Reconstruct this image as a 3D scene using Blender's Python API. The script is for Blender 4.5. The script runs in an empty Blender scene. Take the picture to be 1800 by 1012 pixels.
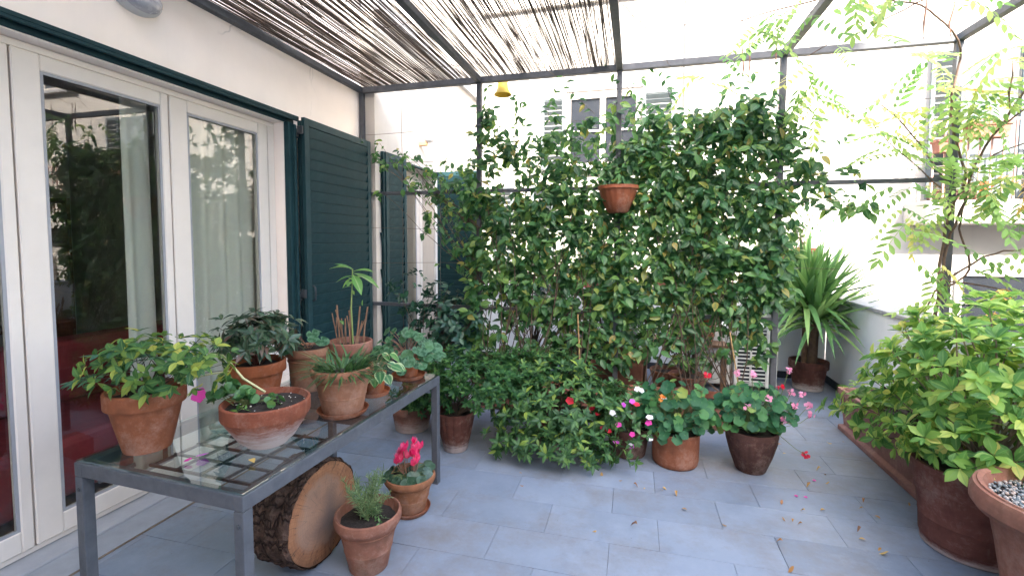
import bpy, math, random
import numpy as np
from mathutils import Vector, Matrix, noise
random.seed(7); RNG = np.random.default_rng(7)
R = random.uniform
PI = math.pi
sc = bpy.context.scene
col = sc.collection

# ------------------------------------------------------------------ camera, sky, sun, exposure
CAM = Vector((0, 0, 1.5))
cd = bpy.data.cameras.new('camera'); cam = bpy.data.objects.new('camera', cd); col.objects.link(cam)
cd.sensor_width = 36; cd.lens = 823.09 / 1800 * 36; cd.shift_y = -35.8 / 1800; cd.clip_start = .02; cd.clip_end = 900
yaw, pitch, roll = .254968, .056849, .003013
fw = Vector((-math.sin(yaw) * math.cos(pitch), math.cos(yaw) * math.cos(pitch), -math.sin(pitch)))
rt = Vector((math.cos(yaw), math.sin(yaw), 0)); up = rt.cross(fw)
rt2 = rt * math.cos(roll) + up * math.sin(roll); up2 = -rt * math.sin(roll) + up * math.cos(roll)
m = Matrix((rt2, up2, -fw)).transposed().to_4x4(); m.translation = CAM
cam.matrix_world = m
sc.camera = cam

SUN = Vector((.25, -.85, .64)).normalized()          # towards the sun
w = bpy.data.worlds.new('World'); sc.world = w; w.use_nodes = True
nt = w.node_tree; bg = nt.nodes['Background']
sky = nt.nodes.new('ShaderNodeTexSky'); sky.sky_type = 'NISHITA'; sky.sun_disc = False; sky.dust_density = 3.0; sky.ozone_density = .3
sky.sun_elevation = math.asin(SUN.z); sky.sun_rotation = math.atan2(SUN.x, SUN.y)
nt.links.new(sky.outputs[0], bg.inputs[0]); bg.inputs[1].default_value = .15
ld = bpy.data.lights.new('sun', 'SUN'); ld.energy = 2.05; ld.angle = math.radians(.55); ld.color = (1, .94, .86)
lo = bpy.data.objects.new('sun', ld); col.objects.link(lo); lo.rotation_euler = (-SUN).to_track_quat('-Z', 'Y').to_euler()
sc.view_settings.view_transform = 'Standard'; sc.view_settings.look = 'None'
sc.view_settings.gamma = 1; sc.view_settings.exposure = 3.6
sc.render.engine = 'CYCLES'
sc.cycles.max_bounces = 10; sc.cycles.transparent_max_bounces = 24; sc.cycles.diffuse_bounces = 5

# ------------------------------------------------------------------ materials
MATS = {}
class NB:
    def __init__(s, name):
        s.m = bpy.data.materials.new(name); s.m.use_nodes = True; s.t = s.m.node_tree
        s.n = s.t.nodes; s.p = s.n['Principled BSDF']; s.out = s.n['Material Output']
    def node(s, typ, **kw):
        n = s.n.new('ShaderNode' + typ)
        for k, v in kw.items(): setattr(n, k, v)
        return n
    def link(s, a, b): s.t.links.new(a, b)
    def coord(s, which='Object'):
        return s.node('TexCoord').outputs[which]
    def noise(s, vec, scale, detail=4, rough=.6, sx=None):
        if sx:
            mp = s.node('Mapping'); mp.inputs['Scale'].default_value = sx; s.link(vec, mp.inputs[0]); vec = mp.outputs[0]
        n = s.node('TexNoise'); n.inputs['Scale'].default_value = scale; n.inputs['Detail'].default_value = detail
        n.inputs['Roughness'].default_value = rough; s.link(vec, n.inputs['Vector']); return n.outputs['Fac']
    def ramp(s, fac, stops):
        r = s.node('ValToRGB'); e = r.color_ramp.elements
        while len(e) < len(stops): e.new(.5)
        for el, (p, c) in zip(e, stops):
            el.position = p; el.color = (*c, 1) if len(c) == 3 else c
        s.link(fac, r.inputs[0]); return r.outputs[0]
    def mix(s, fac, a, b, blend='MIX'):
        n = s.node('Mix', data_type='RGBA', blend_type=blend)
        for v, i in ((fac, 0), (a, 6), (b, 7)):
            if hasattr(v, 'is_linked'): s.link(v, n.inputs[i])
            elif isinstance(v, (int, float)): n.inputs[i].default_value = v
            else: n.inputs[i].default_value = (*v, 1)
        return n.outputs[2]
    def math(s, op, a, b=0., clamp=False):
        n = s.node('Math', operation=op, use_clamp=clamp)
        for v, i in ((a, 0), (b, 1)):
            if hasattr(v, 'is_linked'): s.link(v, n.inputs[i])
            else: n.inputs[i].default_value = v
        return n.outputs[0]
    def bump(s, h, strength, dist=.01):
        b = s.node('Bump'); b.inputs['Strength'].default_value = strength; b.inputs['Distance'].default_value = dist
        s.link(h, b.inputs['Height']); s.link(b.outputs[0], s.p.inputs['Normal'])
    def base(s, c):
        if hasattr(c, 'is_linked'): s.link(c, s.p.inputs['Base Color'])
        else: s.p.inputs['Base Color'].default_value = (*c, 1)
    def rough(s, v, spec=None):
        if hasattr(v, 'is_linked'): s.link(v, s.p.inputs['Roughness'])
        else: s.p.inputs['Roughness'].default_value = v
        if spec is not None: s.p.inputs['Specular IOR Level'].default_value = spec

def sc3(c, k): return tuple(min(1, x * k) for x in c)

def simple(name, c, rough=.6, var=.12, scale=12, bump=.15, bscale=60, metal=0, spec=.4, sx=None):
    if name in MATS: return MATS[name]
    b = NB(name); co = b.coord()
    f = b.noise(co, scale, 5, .65, sx)
    b.base(b.ramp(f, [(.25, sc3(c, 1 - var)), (.75, sc3(c, 1 + var))]))
    f2 = b.noise(co, scale * 3, 3)
    b.rough(b.math('ADD', b.math('MULTIPLY', f2, .3), rough - .15), spec)
    b.p.inputs['Metallic'].default_value = metal
    if bump: b.bump(b.noise(co, bscale, 4, .6, sx), bump, .004)
    MATS[name] = b.m; return b.m

def terracotta(name, c, dark=.25, white=0., wz=.12, rough=.85, moss=0.):
    c = (c[0] * .60, c[1] * .53, c[2] * .52); b = NB(name); co = b.coord()
    f = b.noise(co, 9, 6, .7); f2 = b.noise(co, 45, 4, .6); f3 = b.noise(co, 22, 5, .7, (1, 1, .35))
    cc = b.ramp(f, [(.3, sc3(c, 1 - dark * 1.4)), (.5, c), (.75, sc3(c, 1 + dark * .9))])
    cc = b.mix(b.ramp(b.noise(co, 5, 7, .75, (1.6, 1.6, .5)), [(.48, (0, 0, 0)), (.68, (.5, .5, .5))]), cc, (c[0] * .45, c[1] * .5, c[2] * .5))
    cc = b.mix(b.ramp(f2, [(.45, (0, 0, 0)), (.8, (.35, .35, .35))]), cc, sc3(c, .6))
    cc = b.mix(b.ramp(f3, [(.6, (0, 0, 0)), (.8, (.14, .14, .14))]), cc, (.50, .40, .34))
    cc = b.mix(b.ramp(b.noise(co, 4.5, 8, .82), [(.5, (0, 0, 0)), (.7, (.38, .38, .38))]), cc, (.40, .31, .26))
    if moss: cc = b.mix(b.ramp(b.noise(co, 6, 6, .7), [(.45, (0, 0, 0)), (.7, (moss, moss, moss))]), cc, (.10, .09, .05))
    if white:
        sx = b.node('SeparateXYZ'); b.link(co, sx.inputs[0])
        h = b.math('ADD', b.math('DIVIDE', sx.outputs[2], wz), b.math('MULTIPLY', b.math('SUBTRACT', b.noise(co, 12, 7, .8, (1, 1, 4)), .5), 2.2))
        cc = b.mix(b.ramp(h, [(.3, (white,) * 3), (1., (0, 0, 0))]), cc, (.50, .44, .41))
    b.base(cc); b.rough(rough, .25)
    ht = b.math('ADD', b.math('MULTIPLY', f2, .5), b.noise(co, 7, 3, .5, (1, 1, 9)))
    b.bump(ht, .25, .006)
    MATS[name] = b.m; return b.m

def leafmat(name, stops, trans=.3, rough=.42, edge=None, rib=None, mottled=None, spec=.5):
    """stops: colours over the random value of a leaf; edge / rib: colours of the leaf's margin and midrib"""
    b = NB(name)
    at = b.node('Attribute', attribute_name='rnd'); oi = b.node('ObjectInfo')
    rnd = b.math('FRACT', b.math('ADD', at.outputs['Fac'], oi.outputs['Random']))
    c = b.ramp(rnd, stops)
    ea = b.node('Attribute', attribute_name='edge').outputs['Fac']
    co = b.coord()
    if mottled:
        c = b.mix(b.ramp(b.noise(co, 2.2, 4, .6), [(.47, (0, 0, 0)), (.56, (.8, .8, .8))]), c, mottled)
    if edge: c = b.mix(b.ramp(ea, [(.62, (0, 0, 0)), (.9, (1, 1, 1))]), c, edge)
    if rib: c = b.mix(b.ramp(ea, [(.0, (.7, .7, .7)), (.22, (0, 0, 0))]), c, rib)
    b.base(c); b.rough(rough, spec)
    tr = b.node('BsdfTranslucent'); hs = b.node('HueSaturation'); hs.inputs['Value'].default_value = 1.5; hs.inputs['Hue'].default_value = .485
    b.link(c, hs.inputs['Color']); b.link(hs.outputs[0], tr.inputs[0])
    mx = b.node('MixShader'); mx.inputs[0].default_value = trans
    b.link(b.p.outputs[0], mx.inputs[1]); b.link(tr.outputs[0], mx.inputs[2]); b.link(mx.outputs[0], b.out.inputs[0])
    MATS[name] = b.m; return b.m

def glassmat(name, tint=(1, 1, 1), boost=1.7, rough=0.):
    b = NB(name); b.n.remove(b.p)
    tr = b.node('BsdfTransparent'); tr.inputs[0].default_value = (*tint, 1)
    gl = b.node('BsdfGlossy'); gl.inputs['Roughness'].default_value = rough; gl.inputs[0].default_value = (1, 1, 1, 1)
    fr = b.node('Fresnel'); fr.inputs[0].default_value = 1.5
    front = b.math('SUBTRACT', 1., b.node('NewGeometry').outputs['Backfacing'])     # only the outer face of a pane reflects
    mx = b.node('MixShader'); b.link(b.math('MULTIPLY', b.math('MULTIPLY', fr.outputs[0], boost, True), front), mx.inputs[0])
    b.link(tr.outputs[0], mx.inputs[1]); b.link(gl.outputs[0], mx.inputs[2]); b.link(mx.outputs[0], b.out.inputs[0])
    MATS[name] = b.m; return b.m

def plaster(name, c, var=.05, streak=.0, crack=False):
    b = NB(name); co = b.coord()
    f = b.noise(co, 1.3, 6, .6); f2 = b.noise(co, 90, 3, .5)
    cc = b.ramp(f, [(.3, sc3(c, 1 - var)), (.7, sc3(c, 1 + var))])
    if streak:
        cc = b.mix(b.ramp(b.noise(co, 3, 5, .7, (1, 1, .12)), [(.5, (0, 0, 0)), (.85, (streak,) * 3)]), cc, sc3(c, .55))
    if crack:
        v = b.node('TexVoronoi', feature='DISTANCE_TO_EDGE'); v.inputs['Scale'].default_value = .55
        nz = b.node('TexNoise'); nz.inputs['Scale'].default_value = 5; b.link(co, nz.inputs['Vector'])
        b.link(b.mix(.22, co, nz.outputs['Color'], 'ADD'), v.inputs['Vector'])
        k = b.math('MULTIPLY', b.ramp(v.outputs['Distance'], [(0., (1, 1, 1)), (.004, (0, 0, 0))]), b.ramp(b.noise(co, 1.1, 2), [(.5, (0, 0, 0)), (.56, (.5, .5, .5))]))
        cc = b.mix(k, cc, sc3(c, .45))
    b.base(cc); b.rough(.9, .15)
    b.bump(b.math('ADD', b.math('MULTIPLY', f2, .5), b.noise(co, 14, 4)), .12, .006)
    MATS[name] = b.m; return b.m

# ------------------------------------------------------------------ mesh helpers
def mesh_np(name, V, F4=None, F3=None, attrs=None, smooth=True):
    V = np.asarray(V, np.float32).reshape(-1, 3)
    F4 = np.zeros((0, 4), np.int32) if F4 is None or len(F4) == 0 else np.asarray(F4, np.int32)
    F3 = np.zeros((0, 3), np.int32) if F3 is None or len(F3) == 0 else np.asarray(F3, np.int32)
    me = bpy.data.meshes.new(name)
    me.vertices.add(len(V)); me.vertices.foreach_set('co', V.ravel())
    nl = F4.size + F3.size; me.loops.add(nl)
    me.loops.foreach_set('vertex_index', np.concatenate([F4.ravel(), F3.ravel()]))
    npol = len(F4) + len(F3); me.polygons.add(npol)
    st = np.concatenate([np.arange(len(F4)) * 4, F4.size + np.arange(len(F3)) * 3]).astype(np.int32)
    me.polygons.foreach_set('loop_start', st)
    if attrs:
        for k, a in attrs.items():
            at = me.attributes.new(k, 'FLOAT', 'POINT'); at.data.foreach_set('value', np.asarray(a, np.float32))
    me.update(calc_edges=True)
    me.polygons.foreach_set('use_smooth', np.full(npol, smooth, bool))
    me.validate()
    return me

class MB:
    def __init__(s): s.v = []; s.f = []
    def add(s, v, f):
        o = len(s.v); s.v += [tuple(p) for p in v]; s.f += [tuple(i + o for i in q) for q in f]; return s
    def box(s, x0, x1, y0, y1, z0, z1, M=None):
        v = [Vector((x, y, z)) for z in (z0, z1) for x, y in ((x0, y0), (x1, y0), (x1, y1), (x0, y1))]
        if M: v = [M @ p for p in v]
        return s.add(v, [(3, 2, 1, 0), (4, 5, 6, 7), (0, 1, 5, 4), (1, 2, 6, 5), (2, 3, 7, 6), (3, 0, 4, 7)])
    def bar(s, a, b, wd, ht=None, upv=(0, 0, 1)):
        a = Vector(a); b = Vector(b); ht = ht or wd; d = (b - a).normalized(); u = Vector(upv)
        if abs(d.dot(u)) > .95: u = Vector((0, 1, 0))
        r = d.cross(u).normalized() * wd / 2; u = r.cross(d).normalized() * ht / 2
        v = [p + x * r + y * u for p in (a, b) for x, y in ((-1, -1), (1, -1), (1, 1), (-1, 1))]
        return s.add(v, [(3, 2, 1, 0), (4, 5, 6, 7), (0, 1, 5, 4), (1, 2, 6, 5), (2, 3, 7, 6), (3, 0, 4, 7)])
    def tube(s, pts, rad, n=6, cap=True):
        pts = [Vector(p) for p in pts]; k = len(pts)
        rad = rad if hasattr(rad, '__len__') else [rad] * k
        v = []; f = []; u = None
        for i, p in enumerate(pts):
            d = (pts[min(i + 1, k - 1)] - pts[max(i - 1, 0)])
            d = d.normalized() if d.length > 1e-9 else Vector((0, 0, 1))
            if u is None: u = d.orthogonal().normalized()
            u = (u - d * u.dot(d)); u = u.normalized() if u.length > 1e-6 else d.orthogonal().normalized()
            q = d.cross(u)
            v += [p + (u * math.cos(2 * PI * j / n) + q * math.sin(2 * PI * j / n)) * rad[i] for j in range(n)]
        for i in range(k - 1):
            for j in range(n): f.append((i * n + j, i * n + (j + 1) % n, (i + 1) * n + (j + 1) % n, (i + 1) * n + j))
        if cap: f.append(tuple(range(n - 1, -1, -1))); f.append(tuple((k - 1) * n + j for j in range(n)))
        return s.add(v, f)
    def lathe(s, prof, n=48, c=(0, 0, 0), wob=None, M=None):
        v = []; f = []
        for i, (r, z) in enumerate(prof):
            for j in range(n):
                a = 2 * PI * j / n; rr = r * (wob(a, z, i) if wob else 1)
                p = Vector((c[0] + rr * math.cos(a), c[1] + rr * math.sin(a), c[2] + z))
                v.append(M @ p if M else p)
        for i in range(len(prof) - 1):
            for j in range(n):
                f.append((i * n + j, i * n + (j + 1) % n, (i + 1) * n + (j + 1) % n, (i + 1) * n + j))
        return s.add(v, f)
    def build(s, name, mat, parent=None, loc=None, smooth=None, bevel=0, seg=1):
        me = bpy.data.meshes.new(name); me.from_pydata(s.v, [], s.f); me.update()
        if smooth is not None:
            me.polygons.foreach_set('use_smooth', [True] * len(me.polygons))
            me.set_sharp_from_angle(angle=math.radians(smooth))
        me.materials.append(mat)
        o = bpy.data.objects.new(name, me); col.objects.link(o)
        if parent: o.parent = parent
        if loc: o.location = loc
        if bevel:
            md = o.modifiers.new('bevel', 'BEVEL'); md.width = bevel; md.segments = seg; md.limit_method = 'ANGLE'; md.angle_limit = math.radians(40)
        return o

def tag(o, label, cat, group=None):
    o['label'] = label; o['category'] = cat
    if group: o['group'] = group
    return o
def thing(name, label, cat, loc=(0, 0, 0), group=None, rz=0):
    o = bpy.data.objects.new(name, None); col.objects.link(o); o.location = loc; o.rotation_euler.z = rz
    o.empty_display_size = .1
    return tag(o, label, cat, group)
def struct(o): o['kind'] = 'structure'; return o
def child(name, me, mat, parent, M=None):
    if mat and not me.materials: me.materials.append(mat)
    o = bpy.data.objects.new(name, me); col.objects.link(o)
    if parent: o.parent = parent
    if M is not None: o.matrix_basis = M
    return o
def shared(mb, name, mat, smooth=None):
    me = bpy.data.meshes.new(name); me.from_pydata(mb.v, [], mb.f); me.update()
    if smooth is not None:
        me.polygons.foreach_set('use_smooth', [True] * len(me.polygons)); me.set_sharp_from_angle(angle=math.radians(smooth))
    me.materials.append(mat); return me

# ------------------------------------------------------------------ leaves
def leaf_t(prof, W=.4, fold=.12, curl=.25, tip=0., wave=0.):
    """prof: widths (0..1) at evenly spaced stations between base and tip. +Y along the leaf, +Z its upper face"""
    n = len(prof) + 1; V = [(0, 0, 0)]; E = [0.]
    def zc(t): return -curl * t * t
    F4 = []; F3 = []
    for i, q in enumerate(prof):
        t = (i + 1) / n; hw = q * W / 2; wv = wave * math.sin(i * 2.4)
        V += [(-hw, t, zc(t) + fold * hw * 2 + wv), (0, t, zc(t)), (hw, t, zc(t) + fold * hw * 2 - wv)]; E += [1, 0, 1]
    V.append((tip, 1, zc(1))); E.append(.4); last = len(V) - 1
    F3 += [(0, 2, 1), (0, 3, 2)]
    for i in range(len(prof) - 1):
        a = 1 + 3 * i; b = a + 3
        F4 += [(a, a + 1, b + 1, b), (a + 1, a + 2, b + 2, b + 1)]
    a = 1 + 3 * (len(prof) - 1)
    F3 += [(a, a + 1, last), (a + 1, a + 2, last)]
    return np.array(V, float), F4, F3, np.array(E)

def disc_t(n=12, lobes=5, depth=.12, cup=.18, cleft=True, heart=0., wav=.03):
    """round leaf: stalk joins at the origin; leaf spreads to +Y; +Z up"""
    V = [(0, 0, 0)]; E = [0.]; F3 = []; F4 = []
    for ring, rr in ((0, .55), (1, 1.)):
        for j in range(n):
            a = -PI / 2 + .18 + (2 * PI - .36) * j / (n - 1)
            r = rr * .5 * (1 - depth * (.5 + .5 * math.cos(lobes * (a - PI / 2))) * ring)
            r *= 1 + heart * math.sin(a) * .5
            x, y = r * math.cos(a), r * math.sin(a) + .12
            V.append((x, y, cup * (r * r) * (1 if ring else 1.2) + (wav * math.sin(5 * a) if ring else 0))); E.append(.5 if ring == 0 else 1.)
    for j in range(n - 1):
        F3.append((0, 1 + j, 2 + j)); F4.append((1 + j, 1 + n + j, 2 + n + j, 2 + j))
    return np.array(V, float), F4, F3, np.array(E)

def pinnate_t(pairs=5, ll=.28, lw=.11, droop=.25):
    """compound leaf of leaflets along a stalk of length 1"""
    base = leaf_t([.75, 1, .7], W=lw / ll, fold=.1, curl=.2)
    Vs = []; F4 = []; F3 = []; E = []; o = 0
    items = []
    for i in range(pairs):
        t = .22 + .72 * i / (pairs - 1) if pairs > 1 else .5
        for sgn in (-1, 1): items.append((t, sgn * math.radians(62 - 18 * t), ll * (1 - .35 * abs(t - .5))))
    items.append((.97, 0, ll))
    for t, a, l in items:
        c, s = math.cos(a), math.sin(a)
        v = base[0] * l; x = v[:, 0] * c + v[:, 1] * s; y = -v[:, 0] * s + v[:, 1] * c
        P = np.stack([x, y + t, v[:, 2] - droop * t * t - .25 * np.hypot(x, 0) * 1.2], 1)
        Vs.append(P); E.append(base[3]); F4 += [tuple(i + o for i in q) for q in base[1]]; F3 += [tuple(i + o for i in q) for q in base[2]]; o += len(P)
    st = []
    for i in range(6):
        t = i / 5; st += [(-.006, t, -droop * t * t), (.006, t, -droop * t * t)]
    Vs.append(np.array(st)); E.append(np.full(12, .1))
    F4 += [(o + 2 * i, o + 2 * i + 1, o + 2 * i + 3, o + 2 * i + 2) for i in range(5)]
    return np.concatenate(Vs), F4, F3, np.concatenate(E)

def petal_flower_t(n=5, W=.55, cup=.25):
    Vs = []; F4 = []; F3 = []; E = []; o = 0
    b = leaf_t([.6, 1, .95], W=W, fold=.05, curl=-cup)
    for k in range(n):
        a = 2 * PI * k / n; c, s = math.cos(a), math.sin(a); v = b[0]
        Vs.append(np.stack([v[:, 0] * c + v[:, 1] * s, -v[:, 0] * s + v[:, 1] * c, v[:, 2]], 1) * .5)
        F4 += [tuple(i + o for i in q) for q in b[1]]; F3 += [tuple(i + o for i in q) for q in b[2]]; E.append(b[3]); o += len(v)
    return np.concatenate(Vs), F4, F3, np.concatenate(E)

def frame(p, d, n, s):
    """matrix: +Y along d, +Z near n, scale s"""
    d = Vector(d).normalized(); n = Vector(n); x = d.cross(n)
    if x.length < 1e-4: x = d.orthogonal()
    x.normalize(); z = x.cross(d)
    if not hasattr(s, '__len__'): s = (s, s, s)
    return Matrix(((x.x * s[0], d.x * s[1], z.x * s[2], p[0]), (x.y * s[0], d.y * s[1], z.y * s[2], p[1]), (x.z * s[0], d.z * s[1], z.z * s[2], p[2]), (0, 0, 0, 1)))

TM = {}
def foliage(root, tmpl, key, mats, mat, limit=300, name='leaf', rest='foliage'):
    """nearest `limit` pieces become objects that share one mesh, the rest is one mesh"""
    V, F4, F3, E = tmpl
    base = root.matrix_basis.translation if root else Vector()
    order = sorted(range(len(mats)), key=lambda i: (mats[i].translation + base - CAM).length_squared)
    near, far = order[:limit], order[limit:]
    k = (key, mat.name)
    if k not in TM:
        me = mesh_np(name, V, F4, F3, {'edge': E, 'rnd': np.zeros(len(V))}); me.materials.append(mat); TM[k] = me
    for i in near: child(name, TM[k], None, root, mats[i])
    if far:
        A = np.array([[list(r) for r in mats[i]] for i in far]); n = len(V); Vh = np.c_[V, np.ones(n)]
        P = np.einsum('kij,nj->kni', A, Vh)[:, :, :3].reshape(-1, 3)
        off = (np.arange(len(far)) * n)[:, None, None]
        f4 = (np.array(F4, int)[None] + off).reshape(-1, 4) if len(F4) else None
        f3 = (np.array(F3, int)[None] + off).reshape(-1, 3) if len(F3) else None
        me = mesh_np(rest, P, f4, f3, {'edge': np.tile(E, len(far)), 'rnd': np.repeat(RNG.random(len(far)), n)})
        o = child(rest, me, mat, root); o['kind'] = 'stuff'

def rdir(): 
    v = Vector((random.gauss(0, 1), random.gauss(0, 1), random.gauss(0, 1))); return v.normalized()

def whorls(c, rad, nw, nl, L, spread=1.0, shell=.55, upb=.5, lo=-1., jit=.25, flat=None, droop=0.):
    """leaf matrices and whorl centres in an uneven ellipsoid"""
    out = []; cent = []
    sd = Vector((R(-50, 50), R(-50, 50), R(-50, 50)))
    while len(cent) < nw:
        u = rdir()
        if u.z < lo: continue
        lump = 1 + .28 * noise.noise(u * 2.1 + sd) + .15 * noise.noise(u * 5.3 + sd)
        r = (shell + (1 - shell) * random.random() ** .6) * lump
        p = Vector((c[0] + u.x * rad[0] * r, c[1] + u.y * rad[1] * r, c[2] + u.z * rad[2] * r))
        ax = (Vector((u.x / rad[0], u.y / rad[1], u.z / rad[2])).normalized() + Vector((0, 0, upb)) + rdir() * jit).normalized()
        cent.append((p, ax))
        q = ax.orthogonal().normalized(); q2 = ax.cross(q); a0 = R(0, 6.28); k = random.randint(max(2, nl - 2), nl + 1)
        for j in range(k):
            a = a0 + j * 2.399 + R(-.3, .3); sp = spread * R(.65, 1.2)
            d = (ax * math.cos(sp) + (q * math.cos(a) + q2 * math.sin(a)) * math.sin(sp) + Vector((0, 0, -droop))).normalized()
            l = L * R(.65, 1.15)
            out.append(frame(p + d * L * .05, d, ax + rdir() * .2, (l * R(.85, 1.15), l, l)))
    return out, cent

def stems(root, base, targets, r0, mat, n=40, name='stem', r1=None, bend=.06):
    mb = MB()
    for p, ax in random.sample(targets, min(n, len(targets))):
        b = Vector(base) + Vector((R(-1, 1), R(-1, 1), 0)) * r0 * 4
        mid = b.lerp(p, .5) + Vector((R(-1, 1), R(-1, 1), R(-.2, .8))) * bend
        mb.tube([b, b.lerp(mid, .5) + Vector((0, 0, bend * .3)), mid, p], [r0, r0 * .8, r0 * .6, r1 or r0 * .35], 5, False)
    return mb.build(name, mat, root, smooth=60)

# ------------------------------------------------------------------ shared materials
CREAM = plaster('cream_plaster', (.88, .785, .70), .06, streak=.10, crack=True)
WHITEW = plaster('white_plaster', (.44, .41, .37), .10, streak=.4)
PARAP = plaster('parapet_plaster', (.80, .80, .80), .06, .25)
FRAMEW = simple('white_door_paint', (.64, .575, .51), .5, .05, 5, .05, 80)
GREEN = simple('dark_green_paint', (.011, .036, .041), .6, .2, 8, .08, 40, spec=.18)
STEEL = simple('grey_steel_paint', (.072, .076, .085), .55, .25, 14, .12, 60, metal=.0, spec=.35)
DARKST = simple('dark_steel', (.035, .04, .045), .5, .25, 14, .1, 60)
CAPM = simple('grey_stone_cap', (.33, .33, .34), .75, .15, 10, .2, 50)
RUST = simple('rusty_wire', (.09, .06, .045), .7, .3, 60, 0)
GLASS = glassmat('window_glass', (.93, .96, .95), 2.1)
SOIL = simple('dark_soil', (.022, .016, .012), .95, .7, 70, 1., 120)
BARKS = simple('brown_twig', (.075, .05, .034), .85, .35, 30, .3, 90)
GRSTEM = simple('green_stem', (.13, .17, .06), .6, .25, 30, .1, 90)
T1 = terracotta('terracotta_orange', (.36, .135, .06), .22)
T2 = terracotta('terracotta_beige', (.46, .235, .135), .16)
T3 = terracotta('terracotta_red_salted', (.34, .115, .06), .2, white=.7, wz=.105)
T4 = terracotta('terracotta_brown', (.17, .068, .045), .3, white=.6, wz=.08)
T5 = terracotta('terracotta_pink', (.40, .19, .13), .18)
T6 = terracotta('terracotta_new', (.46, .15, .055), .1)
T7 = terracotta('terracotta_dark_ribbed', (.12, .062, .048), .3)
T8 = terracotta('terracotta_faded', (.36, .17, .115), .2, white=.5, wz=.1, moss=.3)
T9 = terracotta('terracotta_salt_streaked', (.36, .17, .11), .2, white=.0, moss=.25)

# ------------------------------------------------------------------ setting: ground, terrace, parapets
g = MB().box(-220, 220, -220, 220, -3.7, -3.5).build('ground', simple('asphalt', (.06, .06, .06), .9, .2, 3, .2, 40)); struct(g)
b = NB('slate_tile'); co = b.coord(); oi = b.node('ObjectInfo').outputs['Random']
gm = b.node('NewGeometry').outputs['Position']
f = b.noise(gm, 2.3, 6, .65); f2 = b.noise(gm, 30, 4, .6, (1, 1, 1)); f3 = b.noise(gm, .9, 3, .5)
cc = b.ramp(f, [(.25, (.148, .178, .225)), (.5, (.187, .222, .278)), (.8, (.225, .262, .322))])
cc = b.mix(1., cc, b.ramp(oi, [(0, (.82, .83, .84)), (1, (1.09, 1.08, 1.07))]), 'MULTIPLY')
cc = b.mix(b.ramp(f2, [(.5, (0, 0, 0)), (.85, (.25, .25, .25))]), cc, (.25, .28, .33))
cc = b.mix(b.ramp(b.noise(gm, 1.7, 7, .75), [(.46, (0, 0, 0)), (.70, (.75, .75, .75))]), cc, (.155, .135, .12))
cc = b.mix(b.ramp(b.noise(gm, .8, 8, .8), [(.5, (0, 0, 0)), (.62, (.4, .4, .4))]), cc, (.26, .30, .36))
cc = b.mix(b.ramp(b.noise(gm, 55, 2, .5), [(.74, (0, 0, 0)), (.78, (.5, .5, .5))]), cc, (.08, .075, .07))
b.base(cc); b.rough(b.ramp(f3, [(.3, (.42,) * 3), (.7, (.62,) * 3)]), .4); b.bump(b.math('ADD', b.math('MULTIPLY', f2, .4), f), .1, .004)
TILE = b.m
fl = MB().box(-2.65, 2.30, -3.2, 5.95, -.25, -.006).build('terrace_floor', simple('tile_grout', (.125, .135, .155), .9, .3, 20, .2, 80)); struct(fl)
TL, TW, J = .57, .27, .0018
row0 = 2.03 - TW * 19
for r in range(28 + 5):
    y0 = row0 + r * TW; y1 = min(y0 + TW, 5.68)
    if y0 > 5.6 or y0 < -3.2: continue
    off = .475 if (r - 19) % 2 == 0 else .145
    x = off - TL * 6
    while x < 2.0:
        xa, xb = max(x, -2.645), min(x + TL, 2.02)
        if xb - xa > .03:
            z = R(-.0006, .0006)
            mb = MB().box(xa + J / 2, xb - J / 2, y0 + J / 2, y1 - J / 2, -.012, z)
            mb.build('floor_tile', TILE, fl, bevel=.0009)
        x += TL
# right and back parapet with stone caps
pr = thing('parapet_wall', 'low pale grey parapet wall along the right side of the terrace', 'wall')
MB().box(2.02, 2.27, -3.2, 5.7, -.2, .90).build('wall', PARAP, pr, bevel=.006)
y = -3.2
while y < 5.9:
    MB().box(1.995, 2.295, y + .002, min(y + 1.1, 5.94) - .002, .902, .935).build('cap_stone', CAPM, pr, bevel=.005); y += 1.1
MB().box(2.005, 2.019, -3.2, 5.68, 0.001, .075).build('skirting', DARKST, pr)
pb = thing('parapet_wall', 'low pale grey parapet wall closing the back of the terrace behind the trellis', 'wall')
MB().box(-2.5, 2.02, 5.702, 5.94, -.2, .899).build('wall', PARAP, pb, bevel=.006)
x = -2.5
while x < 1.9:
    MB().box(x + .002, min(x + 1.1, 1.993) - .002, 5.675, 5.965, .902, .934).build('cap_stone', CAPM, pb, bevel=.005); x += 1.1
MB().box(-2.5, 2.0, 5.685, 5.70, .001, .075).build('skirting', DARKST, pb)

# ------------------------------------------------------------------ left house
H = thing('house', 'cream rendered house with white glazed doors and dark green shutters along the left', 'house', (-2.65, 3, 0))
hl = Vector((-2.65, 3, 0))
def HB(name, mat, boxes, bevel=0, parent=H, off=hl, smooth=None):
    mb = MB()
    for q in boxes: mb.box(q[0] - off.x, q[1] - off.x, q[2] - off.y, q[3] - off.y, q[4] - off.z, q[5] - off.z)
    return mb.build(name, mat, parent, bevel=bevel, smooth=smooth)
HB('wall', CREAM, [(-2.95, -2.65, -3.2, -.1, -.2, 3.83), (-2.95, -2.65, -.1, 3.12, 2.41, 3.83), (-2.95, -2.65, 3.12, 4.2, -.2, 3.83)])
W2 = HB('wall', WHITEW, [(-2.95, -2.5, 4.2, 4.76, -3.5, 3.74), (-2.95, -2.5, 4.76, 5.6, 2.33, 3.74), (-2.95, -2.5, 5.6, 7.3, -3.5, 3.74), (-2.95, -2.5, 4.76, 5.6, -3.5, .02)])
HB('roof', CAPM, [(-8, -2.62, -3.3, 4.2, 3.83, 3.98), (-8, -2.44, 4.2, 7.3, 3.74, 3.86)])
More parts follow.
